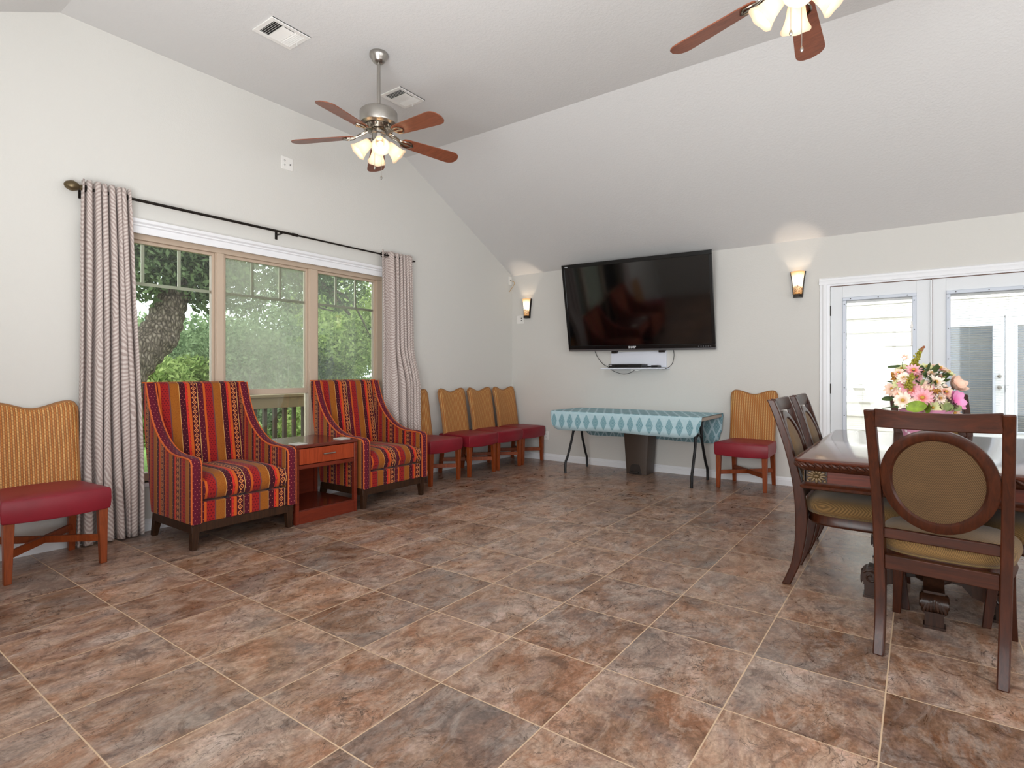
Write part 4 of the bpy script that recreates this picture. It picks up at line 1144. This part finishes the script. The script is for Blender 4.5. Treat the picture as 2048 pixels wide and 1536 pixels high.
bloom(q, (.3, -.9, .3), .014, 'peach', 7, 'bud_bloom', .4, 1, .35)
def leaf(p, d, L, w, mat, roll=0.0):
    m = MB(); R = aim(p, d) @ RZ(roll) @ RY(-PI / 2); petal(m, R, L, w, .12, .35, 8, 4); return m.build('leaf', mat, fa, ang=180, recalc=False)
for k in range(70):
    a = random.uniform(0, 2 * PI); z = random.uniform(.2, .44); rr = .055 * math.sin(PI * (z - .14) / .36)
    p = Vector((rr * math.cos(a), rr * math.sin(a), z)); leaf(p, (math.cos(a), math.sin(a), random.uniform(-.3, .8)), random.uniform(.045, .065), random.uniform(.018, .026), random.choice((M['leafd'], M['leafs'], M['leafd'])), random.uniform(-.6, .6))
for k in range(40):
    a = random.uniform(0, 2 * PI); z = random.uniform(.19, .42)
    if math.cos(a) * .5865 - math.sin(a) * .81 > .1 and z > .24: continue
    rr = .075 + .07 * math.sin(PI * (z - .15) / .32)
    p = Vector((rr * math.cos(a), rr * math.sin(a), z)); leaf(p, (math.cos(a), math.sin(a), random.uniform(-.5, .7)), random.uniform(.035, .06), random.uniform(.013, .02), random.choice((M['leafd'], M['leafd'], M['leafs'])), random.uniform(-.6, .6))
leaf(at(1812, 815, -.12), (1, -.1, .1), .10, .03, M['leafl'], 1.3); leaf(at(1850, 822, -.13), (.5, -.5, .6), .07, .03, M['leafl'], .8)
for q in ((1888, 815, -.13, 1.0), (1884, 822, -.12, .3), (1800, 730, 0, .2), (1789, 812, -.05, .6), (1790, 795, -.03, 0), (1880, 757, -.02, .5), (1856, 758, -.02, 0), (1787, 822, -.05, .2)):
    leaf(at(*q[:3]), (.6 if q[0] > 1830 else -.7, -.4, .1), .065, .022, M['leafs'] if q[0] > 1880 else M['leafd'], q[3])

# ------------------------------------------------------------------ television, shelf, players, cables
def tvM():
    # corners measured: bottom edge near the wall, top tilted out
    TLp, TRp, BLp, BRp = Vector((-3.640, 6.10, 2.535)), Vector((-1.815, 6.17, 2.52)), Vector((-3.668, 6.335, 1.455)), Vector((-1.828, 6.40, 1.432))
    ex = ((TRp - TLp) + (BRp - BLp)).normalized(); ez = ((TLp - BLp) + (TRp - BRp)); ez = (ez - ex * ez.dot(ex)).normalized(); ey = ez.cross(ex)
    c = (TLp + TRp + BLp + BRp) / 4; return c, ex, ey, ez
c, ex, ey, ez = tvM(); TW_, TH_ = 1.842, 1.098
tv = thing('television', 'large black flat screen television tilted downward high on the wall above the folding table', 'television', c)
tv.rotation_euler = Matrix((ex, ey, ez)).transposed().to_euler()
w2, h2 = TW_ / 2, TH_ / 2
m = MB(); bz = .048; bb = .07
for a in ((-w2, w2, h2 - bz, h2), (-w2, w2, -h2 + .022, -h2 + bb), (-w2, -w2 + .036, -h2 + bb, h2 - bz), (w2 - .036, w2, -h2 + bb, h2 - bz)): m.box(a[0], a[1], -.008, .022, a[2], a[3])
bez = m.build('bezel', M['tvframe'], tv, bevel=.003)
m = MB(); m.box(-w2, w2, -.009, .022, -h2, -h2 + .022); m.build('bottom_strip', M['silver'], tv, bevel=.003)
m = MB(); m.box(-w2 + .034, w2 - .034, -.001, .01, -h2 + bb - .002, h2 - bz + .002); m.build('screen', M['tvscreen'], tv, smooth=False)
m = MB(); m.box(-w2 + .02, w2 - .02, .02, .055, -h2 + .02, h2 - .02); m.box(-.45, .45, .055, .085, -h2 + .08, h2 - .2); m.build('rear_housing', M['blackpl'], tv, bevel=.01)
# wall arm between set and wall
inv = Matrix.Translation(c) @ Matrix((ex, ey, ez)).transposed().to_4x4(); inv = inv.inverted()
m = MB(); 
for dx in (-.25, .25):
    wpt = c + ex * dx; m.bar(inv @ Vector((wpt.x, wpt.y + .06, wpt.z + .1)), inv @ Vector((wpt.x, YB - .002, wpt.z - .02)), .05, .05); m.bar(inv @ Vector((wpt.x, YB - .03, wpt.z - .22)), inv @ Vector((wpt.x, YB - .03, wpt.z + .22)), .05, .05, (0, 1, 0))
m.build('wall_bracket', M['blackpl'], tv)
def text(txt, size, mat, parent, loc, rot, ext=.0006, name='logo', bold=.0, shear=0, sx=1.0):
    cu = bpy.data.curves.new('t', 'FONT'); cu.body = txt; cu.size = size; cu.align_x = 'CENTER'; cu.align_y = 'CENTER'; cu.extrude = ext; cu.offset = bold; cu.shear = shear
    to = bpy.data.objects.new('t', cu); COL.objects.link(to); dg = bpy.context.evaluated_depsgraph_get()
    me = bpy.data.meshes.new_from_object(to.evaluated_get(dg)); bpy.data.objects.remove(to)
    me.materials.clear(); me.materials.append(mat); o = bpy.data.objects.new(name, me); link(o, parent); o.location = loc; o.rotation_euler = rot; o.scale = (sx, 1, 1); return o
text('SHARP', .034, M['logo'], bez, (-.055, -.0095, -h2 + .042), (PI / 2, 0, 0), bold=.0012, sx=.95)
m = MB(); m.box(-w2 + .045, -w2 + .085, -.0092, -.008, h2 - .034, h2 - .026); m.build('emblem', M['logo'], bez)
m = MB()
for k in range(6): m.box(w2 - .19 + k * .026, w2 - .178 + k * .026, -.0092, -.008, -h2 + .038, -h2 + .044)
m.build('control_marks', plain('grey_print', (120, 120, 124), .5), bez)
sh = thing('wall_shelf', 'small white wall shelf with an upright back panel mounted below the television', 'shelf', (-2.76, YB, 1.235))
m = MB(); m.box(-.355, .355, -.022, 0, .012, .20); m.build('back_panel', M['shelfw'], sh, bevel=.002)
m = MB(); m.prism([(-.36, 0), (-.36, -.04), (-.40, -.225), (.34, -.225), (.395, -.05), (.395, 0)], -.012, .004, 'z'); m.build('shelf_board', M['shelfw'], sh, bevel=.003)
for x in (-.30, .31): m = MB(); m.box(x - .035, x + .035, -.06, -.001, .185, .215); m.build('bracket', M['dark'], sh, bevel=.004)
m = MB(); m.box(-.05, .05, -.12, -.06, -.034, -.012); m.build('power_adapter', M['plastic'], sh, bevel=.003)
dv = thing('disc_player', 'slim black disc player lying on the white wall shelf', 'disc player', (-2.84, YB - .135, 1.2405))
m = MB(); m.box(-.215, .215, -.085, .09, 0, .042); dvb = m.build('case', M['blackpl'], dv, bevel=.004)
m = MB(); m.box(-.12, .04, -.087, -.084, .014, .028); m.build('disc_tray', M['tvframe'], dv)
m = MB(); m.box(-.2, -.17, -.0865, -.084, .028, .034); m.build('emblem', M['logo'], dv)
bx_ = thing('set_top_box', 'tiny black box with a dongle beside the disc player on the wall shelf', 'set-top box', (-2.535, YB - .11, 1.2405))
m = MB(); m.box(-.0, .085, -.06, .05, 0, .028); m.build('case', M['blackpl'], bx_, bevel=.006)
m = MB(); m.box(-.07, .0, -.02, .01, .004, .018); m.build('plug', M['blackpl'], bx_, bevel=.004)
def onY(Y, x, y):
    S, C = .58645, .80998; l = (x - 1024) / 1122; r = (C * l - S, S * l + C, -(y - 746.5) / 1122); t_ = Y / r[1]; return (r[0] * t_, Y, 1.174 + r[2] * t_)
for lab, pl, rr in (('thin black cable drooping left of the wall shelf below the television', [(1190, 703, 6.40), (1196, 716, 6.38), (1206, 728, 6.35), (1216, 734, 6.28), (1222, 739, 6.22), (1234, 745, 6.25), (1248, 748, 6.28), (1262, 745, 6.30), (1272, 738, 6.33)], .0035),
                    ('thin black cable looping right of the wall shelf below the television', [(1347, 700, 6.40), (1348, 712, 6.39), (1345, 726, 6.37), (1338, 734, 6.35), (1330, 737.5, 6.33), (1322, 737.5, 6.33)], .0035)):
    m = MB(); m.tube(crom([onY(q[2], q[0], q[1]) for q in pl], 5), rr, 6); tag(m.build('cable', M['cablebk'], None), lab, 'cable')

# ------------------------------------------------------------------ sconces
def sconce():
    t = thing('wall_sconce', '', 'wall lamp', (0, 0, 0), 0, 'amber glass wall lamps')
    H_ = .235; N = 12; P = []; Pi = []
    def w(f): return .040 + .016 * f + .010 * f ** 3
    for i in range(11):
        f = i / 10; row = []; ri = []
        for k in range(N + 1):
            a = -1 + 2 * k / N; d = (.062 + .016 * f ** 2) * (1 - .75 * abs(a) ** 2.4)
            row.append(Vector((a * w(f), -.012 - d, H_ * f)))
        P.append(row)
    m = MB(); m.grid(P); m.build('glass_shade', M['sconce'], t, ang=180, solid=.004)
    m = MB(); pl = [(-w(0) - .004, -.03), (-w(.5) - .005, H_ * .5), (-w(1) - .006, H_ + .004), (w(1) + .006, H_ + .004), (w(.5) + .005, H_ * .5), (w(0) + .004, -.03)]
    m.prism(pl, -.014, -.001, 'y'); m.build('backplate', M['dark'], t, bevel=.002)
    for s in (-1, 1):
        m = MB(); m.sweep([(s * (w(f) + .003), -.018, H_ * f) for f in (0, .25, .5, .75, 1.0)], [[(-.004, -.016, 0), (.004, -.016, 0), (.004, .016, 0), (-.004, .016, 0)]] * 5); m.build('side_strip', M['dark'], t)
    m = MB(); m.prism([(-w(0) - .004, 0), (-w(0), -.05), (-.02, -.078), (.02, -.078), (w(0), -.05), (w(0) + .004, 0)], -.028, .002, 'z'); m.build('bottom_cap', M['dark'], t, bevel=.003)
    m = MB(); m.ball((0, -.04, .07), (.014, .014, .022), 10, 6); m.build('bulb', M['bulb'], t)
    return t
s1 = sconce(); s1.location = (-1.005, YB, 1.985); s1['label'] = 'lit amber glass wall lamp between the television and the glazed doors'
s2 = place(s1, (-4.39, YB, 1.965), 0, 'lit amber glass wall lamp near the room corner, left of the television')
for s in (s1, s2):
    L = bpy.data.lights.new('lamp_glow', 'POINT'); L.energy = 3.6; L.color = (1, .82, .64); L.shadow_soft_size = .012
    o = bpy.data.objects.new('lamp_glow', L); link(o, s); o.location = (0, -.042, .112)

# ------------------------------------------------------------------ outlets
def plate(name, label, cat, loc, rot, w, h, items):
    t = thing(name, label, cat, loc); t.rotation_euler = rot
    m = MB(); m.box(-w / 2, w / 2, -.008, 0, -h / 2, h / 2); m.build('cover_plate', M['plastic'], t, bevel=.003)
    for k, x, z in items:
        m = MB()
        if k == 'duplex':
            for dz in (-.02, .02): m.lathe([(.0165, -.0015), (.0165, .001)], 16, T(x, -.0095, z + dz) @ RX(PI / 2))
            o = m.build('socket', M['plastic'], t); m = MB()
            for dz in (-.02, .02):
                for dx in (-.006, .006): m.box(x + dx - .0012, x + dx + .0012, -.0118, -.0105, z + dz - .001, z + dz + .007)
                m.box(x - .0025, x + .0025, -.0118, -.0105, z + dz - .009, z + dz - .005)
            m.build('slots', M['hole'], o)
        elif k == 'coax':
            m.lathe([(.0065, 0), (.0065, .006), (.0045, .006), (.0045, .012)], 12, T(x, -.008, z) @ RX(PI / 2)); m.build('coax_jack', M['hole'], t)
        elif k == 'blank':
            m.box(x - .012, x + .012, -.0095, -.008, z - .032, z + .032); m.build('rocker', M['plastic'], t, bevel=.002)
    return t
plate('wall_outlet', 'white double outlet plate with a cable jack high on the wall above the window', 'outlet', (XL, 2.937, 3.083), (0, 0, PI / 2), .118, .116, [('duplex', -.026, 0), ('coax', .028, -.005)])
plate('cable_outlet', 'small white cable plate high in the room corner with a tan wire', 'outlet', (XL, 6.385, 2.475), (0, 0, PI / 2), .07, .115, [('coax', 0, 0)])
m = MB(); m.tube(crom([(XL + .012, 6.385, 2.475), (XL + .05, 6.41, 2.46), (XL + .06, 6.41, 2.43), (XL + .03, 6.38, 2.36), (XL + .012, 6.355, 2.315)], 4), .0035, 6); tag(m.build('coax_cable', M['cabletan'], None), 'short tan cable dangling from the cable plate in the corner', 'cable')
plate('wall_outlet', 'white double outlet plate at the left foot of the corner wall lamp', 'outlet', (-4.515, YB, 1.925), (0, 0, 0), .118, .116, [('blank', -.028, 0), ('coax', .024, .018), ('coax', .024, -.014)])
plate('wall_outlet', 'white outlet low on the wall between the corner rattan chair and folding table', 'outlet', (-4.085, YB, .33), (0, 0, 0), .072, .116, [('duplex', 0, 0)])

# ------------------------------------------------------------------ ceiling vents
def vent(label, x, y):
    t = thing('ceiling_vent', label, 'air vent', (x, y, TOP), 0, 'white ceiling air vents')
    wx, wy = .128, .148
    m = MB()
    for a in ((-wx, -wx + .034, -wy, wy), (wx - .034, wx, -wy, wy), (-wx + .034, wx - .034, -wy, -wy + .032), (-wx + .034, wx - .034, wy - .032, wy)): m.box(a[0], a[1], a[2], a[3], -.009, 0)
    m.box(wx - .004, wx, -wy, wy, -.013, 0)
    m.box(-wx + .034, wx - .034, -.045, -.039, -.009, -.002); m.box(-wx + .034, wx - .034, .042, .048, -.009, -.002)
    m.build('frame', M['plastic'], t, bevel=.002)
    m = MB(); m.box(-wx + .034, wx - .034, -wy + .032, wy - .032, -.0015, 0); m.build('duct_opening', M['hole'], t)
    m = MB()
    for k in range(5): y0 = -wy + .04 + k * .0148; m.bar((-wx + .034, y0, -.006), (wx - .034, y0, -.006), .011, .0012, (0, -.75, .66))
    for k in range(10): x0 = -wx + .044 + k * .0173; m.bar((x0, -.039, -.006), (x0, .042, -.006), .016, .0012, (-.5, 0, .85))
    for k in range(5): y0 = .053 + k * .0148; m.bar((-wx + .034, y0, -.006), (wx - .034, y0, -.006), .016, .0012, (0, .75, .66))
    m.build('louvers', M['plastic'], t)
    m = MB(); m.box(-.012, -.004, wy - .026, wy - .02, -.03, -.008); m.build('damper_lever', M['plastic'], t)
    return t
vent('white ceiling air vent left of the ceiling fan, nearer the left edge of the photo', -3.665, 2.27)
vent('white ceiling air vent just right of the fan downrod, beyond the fan', -3.66, 3.42)

# ------------------------------------------------------------------ ceiling fans
def fan(label, x, y, a0, s0):
    t = thing('ceiling_fan', label, 'ceiling fan', (x, y, TOP), 0, 'ceiling fans with four lamps')
    m = MB(); m.lathe([(.067, 0), (.069, -.012), (.067, -.03), (.052, -.045), (.048, -.06), (.034, -.074), (.02, -.078)], 28); m.build('canopy', M['nickel'], t, ang=50)
    m = MB(); m.lathe([(.0135, -.07), (.0135, -.44)], 14); m.build('downrod', M['nickel'], t)
    m = MB(); m.lathe([(.02, -.425), (.10, -.430), (.128, -.437), (.138, -.447), (.140, -.452), (.140, -.530), (.136, -.538), (.115, -.548), (.11, -.552)], 40); mo = m.build('motor_housing', M['nickel'], t, ang=30)
    m = MB(); m.lathe([(.105, -.552), (.112, -.562), (.095, -.588), (.06, -.598)], 30); 
    for k in range(15): m.ball((.104, 0, -.568), (.012, .006, .014), 6, 4, RZ(2 * PI * k / 15))
    m.build('vent_ring', M['nickeld'], mo, ang=40)
    m = MB(); m.lathe([(.058, -.595), (.058, -.612), (.05, -.618), (.05, -.672), (.042, -.682), (.03, -.690), (.012, -.70)], 26); m.build('switch_housing', M['nickel'], t, ang=40)
    for k in range(5):
        a = math.radians(a0 + 72 * k); R = RZ(a)
        m = MB(); N = 44; out = []
        r0, r1 = .185, .668
        up = []; lo = []
        for i in range(N + 1):
            f = i / N; w = lerp(.052, .073, min(1, f * 1.25))
            if f < .08: w *= .75 + .25 * math.sqrt(f / .08)
            if f > .86: w *= math.sqrt(max(0, 1 - ((f - .86) / .14) ** 2)) * .92 + .08 * (f < 1)
            up.append((lerp(r0, r1, f), w)); lo.append((lerp(r0, r1, f), -w))
        poly = up + [p for p in reversed(lo)]
        Mb = R @ T(.185, 0, -.632) @ RY(math.radians(3.5)) @ RX(math.radians(-12)) @ T(-.185, 0, 0)
        m.prism(poly, -.003, .003, 'z', Mb); bl = m.build('blade', M['blade'], t, ang=40)
        m = MB()
        for s in (-1, 1):
            p = crom([(.075, s * .012, .038), (.12, s * .02, .022), (.17, s * .012, .004), (.205, s * .03, -.007), (.245, s * .033, -.008), (.275, 0, -.008)], 4)
            m.tube([Mb @ q for q in p], .0055, 6)
        m.tube([Mb @ Vector(q) for q in ((.08, 0, .036), (.14, 0, .012), (.2, 0, -.007), (.275, 0, -.008))], .0075, 6)
        m.build('blade_bracket', M['nickeld'], bl)
    for k in range(4):
        a = math.radians(s0 + 90 * k); tilt = math.radians(46)
        base = RZ(a) @ T(.042, 0, -.655)
        m = MB(); m.tube([base @ Vector(q) for q in ((0, 0, 0), (.02, 0, -.006), (.024, 0, -.02))], .011, 10); ar = m.build('lamp_arm', M['nickel'], t)
        Ms = RZ(a) @ T(.062, 0, -.674) @ RY(-tilt)
        m = MB(); m.lathe([(.02, .012), (.024, 0), (.024, -.02)], 16, Ms); m.build('lamp_socket', M['nickel'], ar)
        prof = [(.024, -.004), (.030, -.012), (.036, -.03), (.040, -.055), (.045, -.08), (.054, -.105), (.066, -.125)]
        # bell shade with a softly scalloped rim
        m = MB(); V = []; F = []; n = 32
        for i, (r, z) in enumerate(prof):
            for q in range(n):
                th = 2 * PI * q / n; rr = 1.03 * r * (1 + (.014 * math.cos(6 * th)) * (i / (len(prof) - 1)) ** 3); V.append(Ms @ Vector((rr * math.cos(th), rr * math.sin(th), 1.05 * z - .002 * math.cos(6 * th) * (i / 6) ** 4)))
        for i in range(len(prof) - 1):
            for q in range(n): l = (q + 1) % n; F.append((i * n + q, i * n + l, (i + 1) * n + l, (i + 1) * n + q))
        m.add(V, F); sd = m.build('lamp_shade', M['shade'], t, ang=180, solid=.0025)
        m = MB(); m.ball((0, 0, -.09), (.020, .020, .034), 12, 8, Ms); m.build('bulb', M['bulb'], sd)
    for i, (dx, L_) in enumerate(((.02, .245), (-.03, .17))):
        m = MB(); px_, py_ = dx * math.cos(.63), dx * math.sin(.63)
        m.tube([(px_, py_, -.68), (px_, py_, -.68 - L_)], .0016, 5); m.lathe([(.002, 0), (.006, -.006), (.008, -.016), (.005, -.024), (.001, -.028)], 10, T(px_, py_, -.68 - L_)); m.build('pull_chain', M['nickel'], t)
    return t
f1 = fan('brushed nickel ceiling fan with five wooden blades seen whole above the window side', -3.305, 2.845, -2.5, -35)
f2 = fan('brushed nickel ceiling fan with wooden blades cut off by the top edge of the photo', -.447, 2.84, 21, -78)

# ------------------------------------------------------------------ outdoors beyond the window
b = MB(); b.box(-60, XL - TW - 1.9, -30, 50, -.9, -.8); tag(b.build('lawn', M['lawn'], None, smooth=False), 'sunlit green ground under the trees outside the window', 'ground', kind='stuff')
b = MB(); b.box(-6.5, XL - TW, -1.2, 7.2, -.16, -.04); struct(b.build('deck_floor', M['deck'], smooth=False))
dr_ = thing('deck_railing', 'brown wooden deck railing with square balusters outside the window', 'railing', (-6.25, 3.0, -.04))
m = MB(); m.box(-.07, .07, -3, 4.1, .925, .96); m.build('cap_rail', M['rail'], dr_, bevel=.004)
m = MB(); m.box(.02, .055, -3, 4.1, .80, .925); m.build('top_rail', M['rail'], dr_, bevel=.003)
m = MB(); m.box(-.02, .02, -3, 4.1, .08, .17); m.build('bottom_rail', M['rail'], dr_, bevel=.003)
for k in range(30):
    y = -.50 + k * .128
    m = MB(); m.box(-.02, .02, y - .02, y + .02, .10, .86); m.build('baluster', M['balus'], dr_)
for y in (-2.9, .1, 3.9):
    m = MB(); m.box(-.045, .045, y - .045, y + .045, 0, .93); m.build('post', M['balus'], dr_)
def leaves(name, mat, parent, blobs, n, size, seed):
    r = np.random.default_rng(seed); w = np.array([bl[3] ** 2 for bl in blobs]); w = w / w.sum()
    idx = r.choice(len(blobs), n, p=w); B = np.array(blobs)[idx]
    d = r.normal(size=(n, 3)); d /= np.linalg.norm(d, axis=1)[:, None]
    rad = B[:, 3] * (0.45 + .6 * r.random(n) ** .5)
    c = B[:, :3] + d * rad[:, None] * np.array([1, 1, .85])
    # clump leaves into sprays
    a = r.normal(size=(n, 3)); a /= np.linalg.norm(a, axis=1)[:, None]; u = np.cross(a, r.normal(size=(n, 3))); u /= np.linalg.norm(u, axis=1)[:, None]; v = np.cross(a, u)
    s = size * (.6 + .8 * r.random(n))[:, None]
    V = np.empty((n, 4, 3)); V[:, 0] = c - u * s; V[:, 1] = c + v * s * .45; V[:, 2] = c + u * s; V[:, 3] = c - v * s * .45
    me = bpy.data.meshes.new(name); me.vertices.add(n * 4); me.vertices.foreach_set('co', V.reshape(-1))
    me.loops.add(n * 4); me.loops.foreach_set('vertex_index', np.arange(n * 4, dtype=np.int32))
    me.polygons.add(n); me.polygons.foreach_set('loop_start', np.arange(0, n * 4, 4, dtype=np.int32)); me.update(calc_edges=True)
    at_ = me.attributes.new('leafv', 'FLOAT', 'POINT'); at_.data.foreach_set('value', np.repeat(r.random(n), 4).astype(np.float32))
    me.materials.append(mat); o = bpy.data.objects.new(name, me); link(o, parent); return o
oak = thing('oak_tree', 'big live oak with a thick leaning trunk close outside the window', 'tree', (-9.2, 2.6, -.8))
def rel(*p): return (p[0] + 9.2, p[1] - 2.6, p[2] + .8)
m = MB()
def onX(X, x, y):
    S, C = .58645, .80998; l = (x - 1024) / 1122; r = (C * l - S, S * l + C, -(y - 746.5) / 1122); t_ = X / r[0]; return (X, r[1] * t_, 1.174 + r[2] * t_)
tp = [onX(-9, 205, 800), onX(-9, 245, 745), onX(-9, 280, 705), onX(-9, 312, 676), onX(-9, 328, 648), onX(-9, 338, 617), onX(-9, 352, 585), onX(-9, 375, 545), onX(-9, 405, 500), onX(-9.2, 450, 455)]
trunk = crom([rel(-9.0, 2.3, -.85)] + [rel(*q) for q in tp], 6)
rad = [lerp(.36, .17, min(1, (i / (len(trunk) - 1)) * 1.15) ** .9) * (1 + .06 * math.sin(i * 1.7)) for i in range(len(trunk))]
m.tube(trunk, rad, 18); kb = rel(*onX(-8.85, 338, 682)); m.ball(kb, (.13, .12, .13), 12, 8); m.build('trunk', M['bark'], oak, ang=60)
for pl, r0, r1 in (([(-9.0, 4.2, 2.9), (-9.3, 5.2, 3.25), (-9.6, 6.2, 3.12), (-9.8, 7.0, 2.95), (-10, 7.8, 2.45)], .17, .03), ([(-9.6, 6.5, 3.1), (-9.5, 7.0, 3.4), (-9.5, 7.6, 3.5)], .07, .02), ([(-9.0, 3.9, 2.2), (-9.4, 3.3, 2.7), (-9.8, 2.8, 3.1)], .09, .03), ([(-9.8, 7.0, 2.95), (-9.7, 7.6, 2.7), (-9.7, 8.1, 2.0)], .045, .012), ([(-9.6, 6.3, 2.9), (-9.9, 6.9, 2.55), (-10.1, 7.5, 2.5)], .035, .012)):
    p = crom([rel(*q) for q in pl], 5); m = MB(); m.tube(p, [lerp(r0, r1, i / (len(p) - 1)) for i in range(len(p))], 8); m.build('branch', M['bark'], oak)
bl = [rel(*q[:3]) + (q[3],) for q in ((-9.2, 2.9, 3.15, .75), (-9.0, 3.8, 3.25, .72), (-9.3, 4.6, 3.0, .62), (-8.9, 4.55, 2.62, .42), (-9.4, 5.3, 3.35, .8), (-9.6, 6.2, 3.5, .8), (-9.7, 7.0, 3.4, .6), (-9.6, 3.3, 2.62, .4), (-9.9, 7.5, 2.95, .55), (-9.6, 4.0, 4.3, 1.3), (-10.2, 6.0, 4.4, 1.3), (-9.8, 7.4, 4.2, 1.0), (-10.5, 4.9, 2.75, .4), (-10.6, 5.7, 2.7, .5), (-9.9, 6.4, 2.75, .45))]
bl += [rel(*onX(-8.8, x, y)) + (r_,) for x, y, r_ in ((275, 510, .35), (300, 545, .35), (330, 520, .4), (365, 540, .38), (395, 525, .4), (405, 570, .3), (415, 605, .22), (280, 580, .2), (300, 480, .4), (350, 490, .4), (400, 480, .4), (390, 590, .22), (455, 540, .3), (500, 560, .3), (300, 600, .12), (470, 600, .22))]
leaves('foliage', M['leafo'], oak, bl, 30000, .05, 5)
def tree(name, label, x, y, z0, blobs, n, mat, size, seed, group='bushes and trees outside'):
    t = thing(name, label, 'tree' if 'tree' in name else 'bush', (x, y, z0), 0, group)
    m = MB(); tp = max(q[2] for q in blobs)
    m.tube(crom([(0, 0, -.1), (.1, .1, tp * .4), (-.05, .2, tp * .8)], 4), [lerp(.12, .04, i / 8) for i in range(9)], 8); m.build('trunk', M['bark'], t)
    leaves('foliage', mat, t, blobs, n, size, seed); return t
def blobs(r, h, n, sp, seed):
    q = random.Random(seed); return [(q.uniform(-sp, sp), q.uniform(-sp, sp), q.uniform(r * 1.0, h), r * q.uniform(.6, 1.05)) for _ in range(n)]
tree('bush', 'bright yellow-green bush low in the left window pane beneath the oak trunk', -12.4, 4.9, -.8, blobs(.9, 2.0, 8, 1.1, 1), 16000, M['leafb'], .055, 11)
tree('bush', 'green bush behind the left mullion, right of the oak trunk', -13.6, 7.0, -.8, blobs(1.1, 2.9, 9, 1.2, 2), 16000, M['leafg'], .06, 12)
tree('bushy_tree', 'grey-green bushy tree filling the hazy middle pane', -14.6, 8.9, -.8, blobs(1.15, 2.7, 10, 1.3, 3), 20000, M['leafg'], .062, 13)
tree('bushy_tree', 'leafy bright green tree filling the right window pane', -13.2, 11.0, -.8, blobs(1.3, 4.2, 12, 1.4, 4), 26000, M['leafb'], .06, 14)
tree('bush', 'low bright bush seen between the railing balusters', -9.4, 5.6, -.8, blobs(.55, 1.0, 9, 1.2, 5), 12000, M['leafb'], .05, 15)
tree('bushy_tree', 'distant dull green tree far behind the oak on the left', -20.5, 7.2, -.8, blobs(1.8, 3.0, 9, 2.3, 6), 16000, M['leafg'], .085, 16)
tree('bushy_tree', 'distant dull green tree far behind the right window pane', -20, 14.5, -.8, blobs(2.0, 5.0, 12, 3.0, 7), 20000, M['leafg'], .09, 17)
tree('bush', 'dense green bush behind the deck railing toward the right pane', -10.6, 7.9, -.8, blobs(.8, 1.5, 9, 1.2, 8), 13000, M['leafg'], .052, 18)

# unseen fill lights added to brighten the ceiling, as bounced flash would
for loc, rot, e, sz in (((2.9, 1.2, 1.4), (PI, -.15, 0), 58, 1.8), ((-1.2, -.1, 1.2), (PI - .55, -.1, 0), 130, 2.2)):
    L = bpy.data.lights.new('bounce_fill', 'AREA'); L.shape = 'DISK'; L.size = sz; L.energy = e; L.color = (.97, .995, 1)
    o = bpy.data.objects.new('bounce_fill', L); link(o); o.location = loc; o.rotation_euler = rot
# ------------------------------------------------------------------ daylight, camera, colour
W = bpy.data.worlds.new('overcast_sky'); SC.world = W; W.use_nodes = True
nt = W.node_tree; nt.nodes.clear()
o = nt.nodes.new('ShaderNodeOutputWorld'); bg = nt.nodes.new('ShaderNodeBackground'); bg.inputs[0].default_value = (.93, .97, 1.0, 1); bg.inputs[1].default_value = 4.0
nt.links.new(bg.outputs[0], o.inputs[0])
cam = bpy.data.cameras.new('camera'); co = bpy.data.objects.new('camera', cam); link(co)
co.location = (0, 0, 1.174); co.rotation_euler = (PI / 2, 0, math.atan2(.5865, .81))
cam.sensor_width = 36; cam.sensor_fit = 'HORIZONTAL'; cam.lens = 1122 / 2048 * 36; cam.shift_y = -21.5 / 2048; cam.clip_start = .02
SC.camera = co
vs_ = SC.view_settings; vs_.view_transform = 'Standard'; vs_.look = 'None'; vs_.gamma = 1; vs_.use_curve_mapping = False; vs_.exposure = 0.09
cy = SC.cycles; cy.use_denoising = True; cy.max_bounces = 10; cy.diffuse_bounces = 5; cy.glossy_bounces = 4; cy.transmission_bounces = 6; cy.transparent_max_bounces = 12
cy.sample_clamp_indirect = 6; cy.caustics_reflective = False; cy.caustics_refractive = False
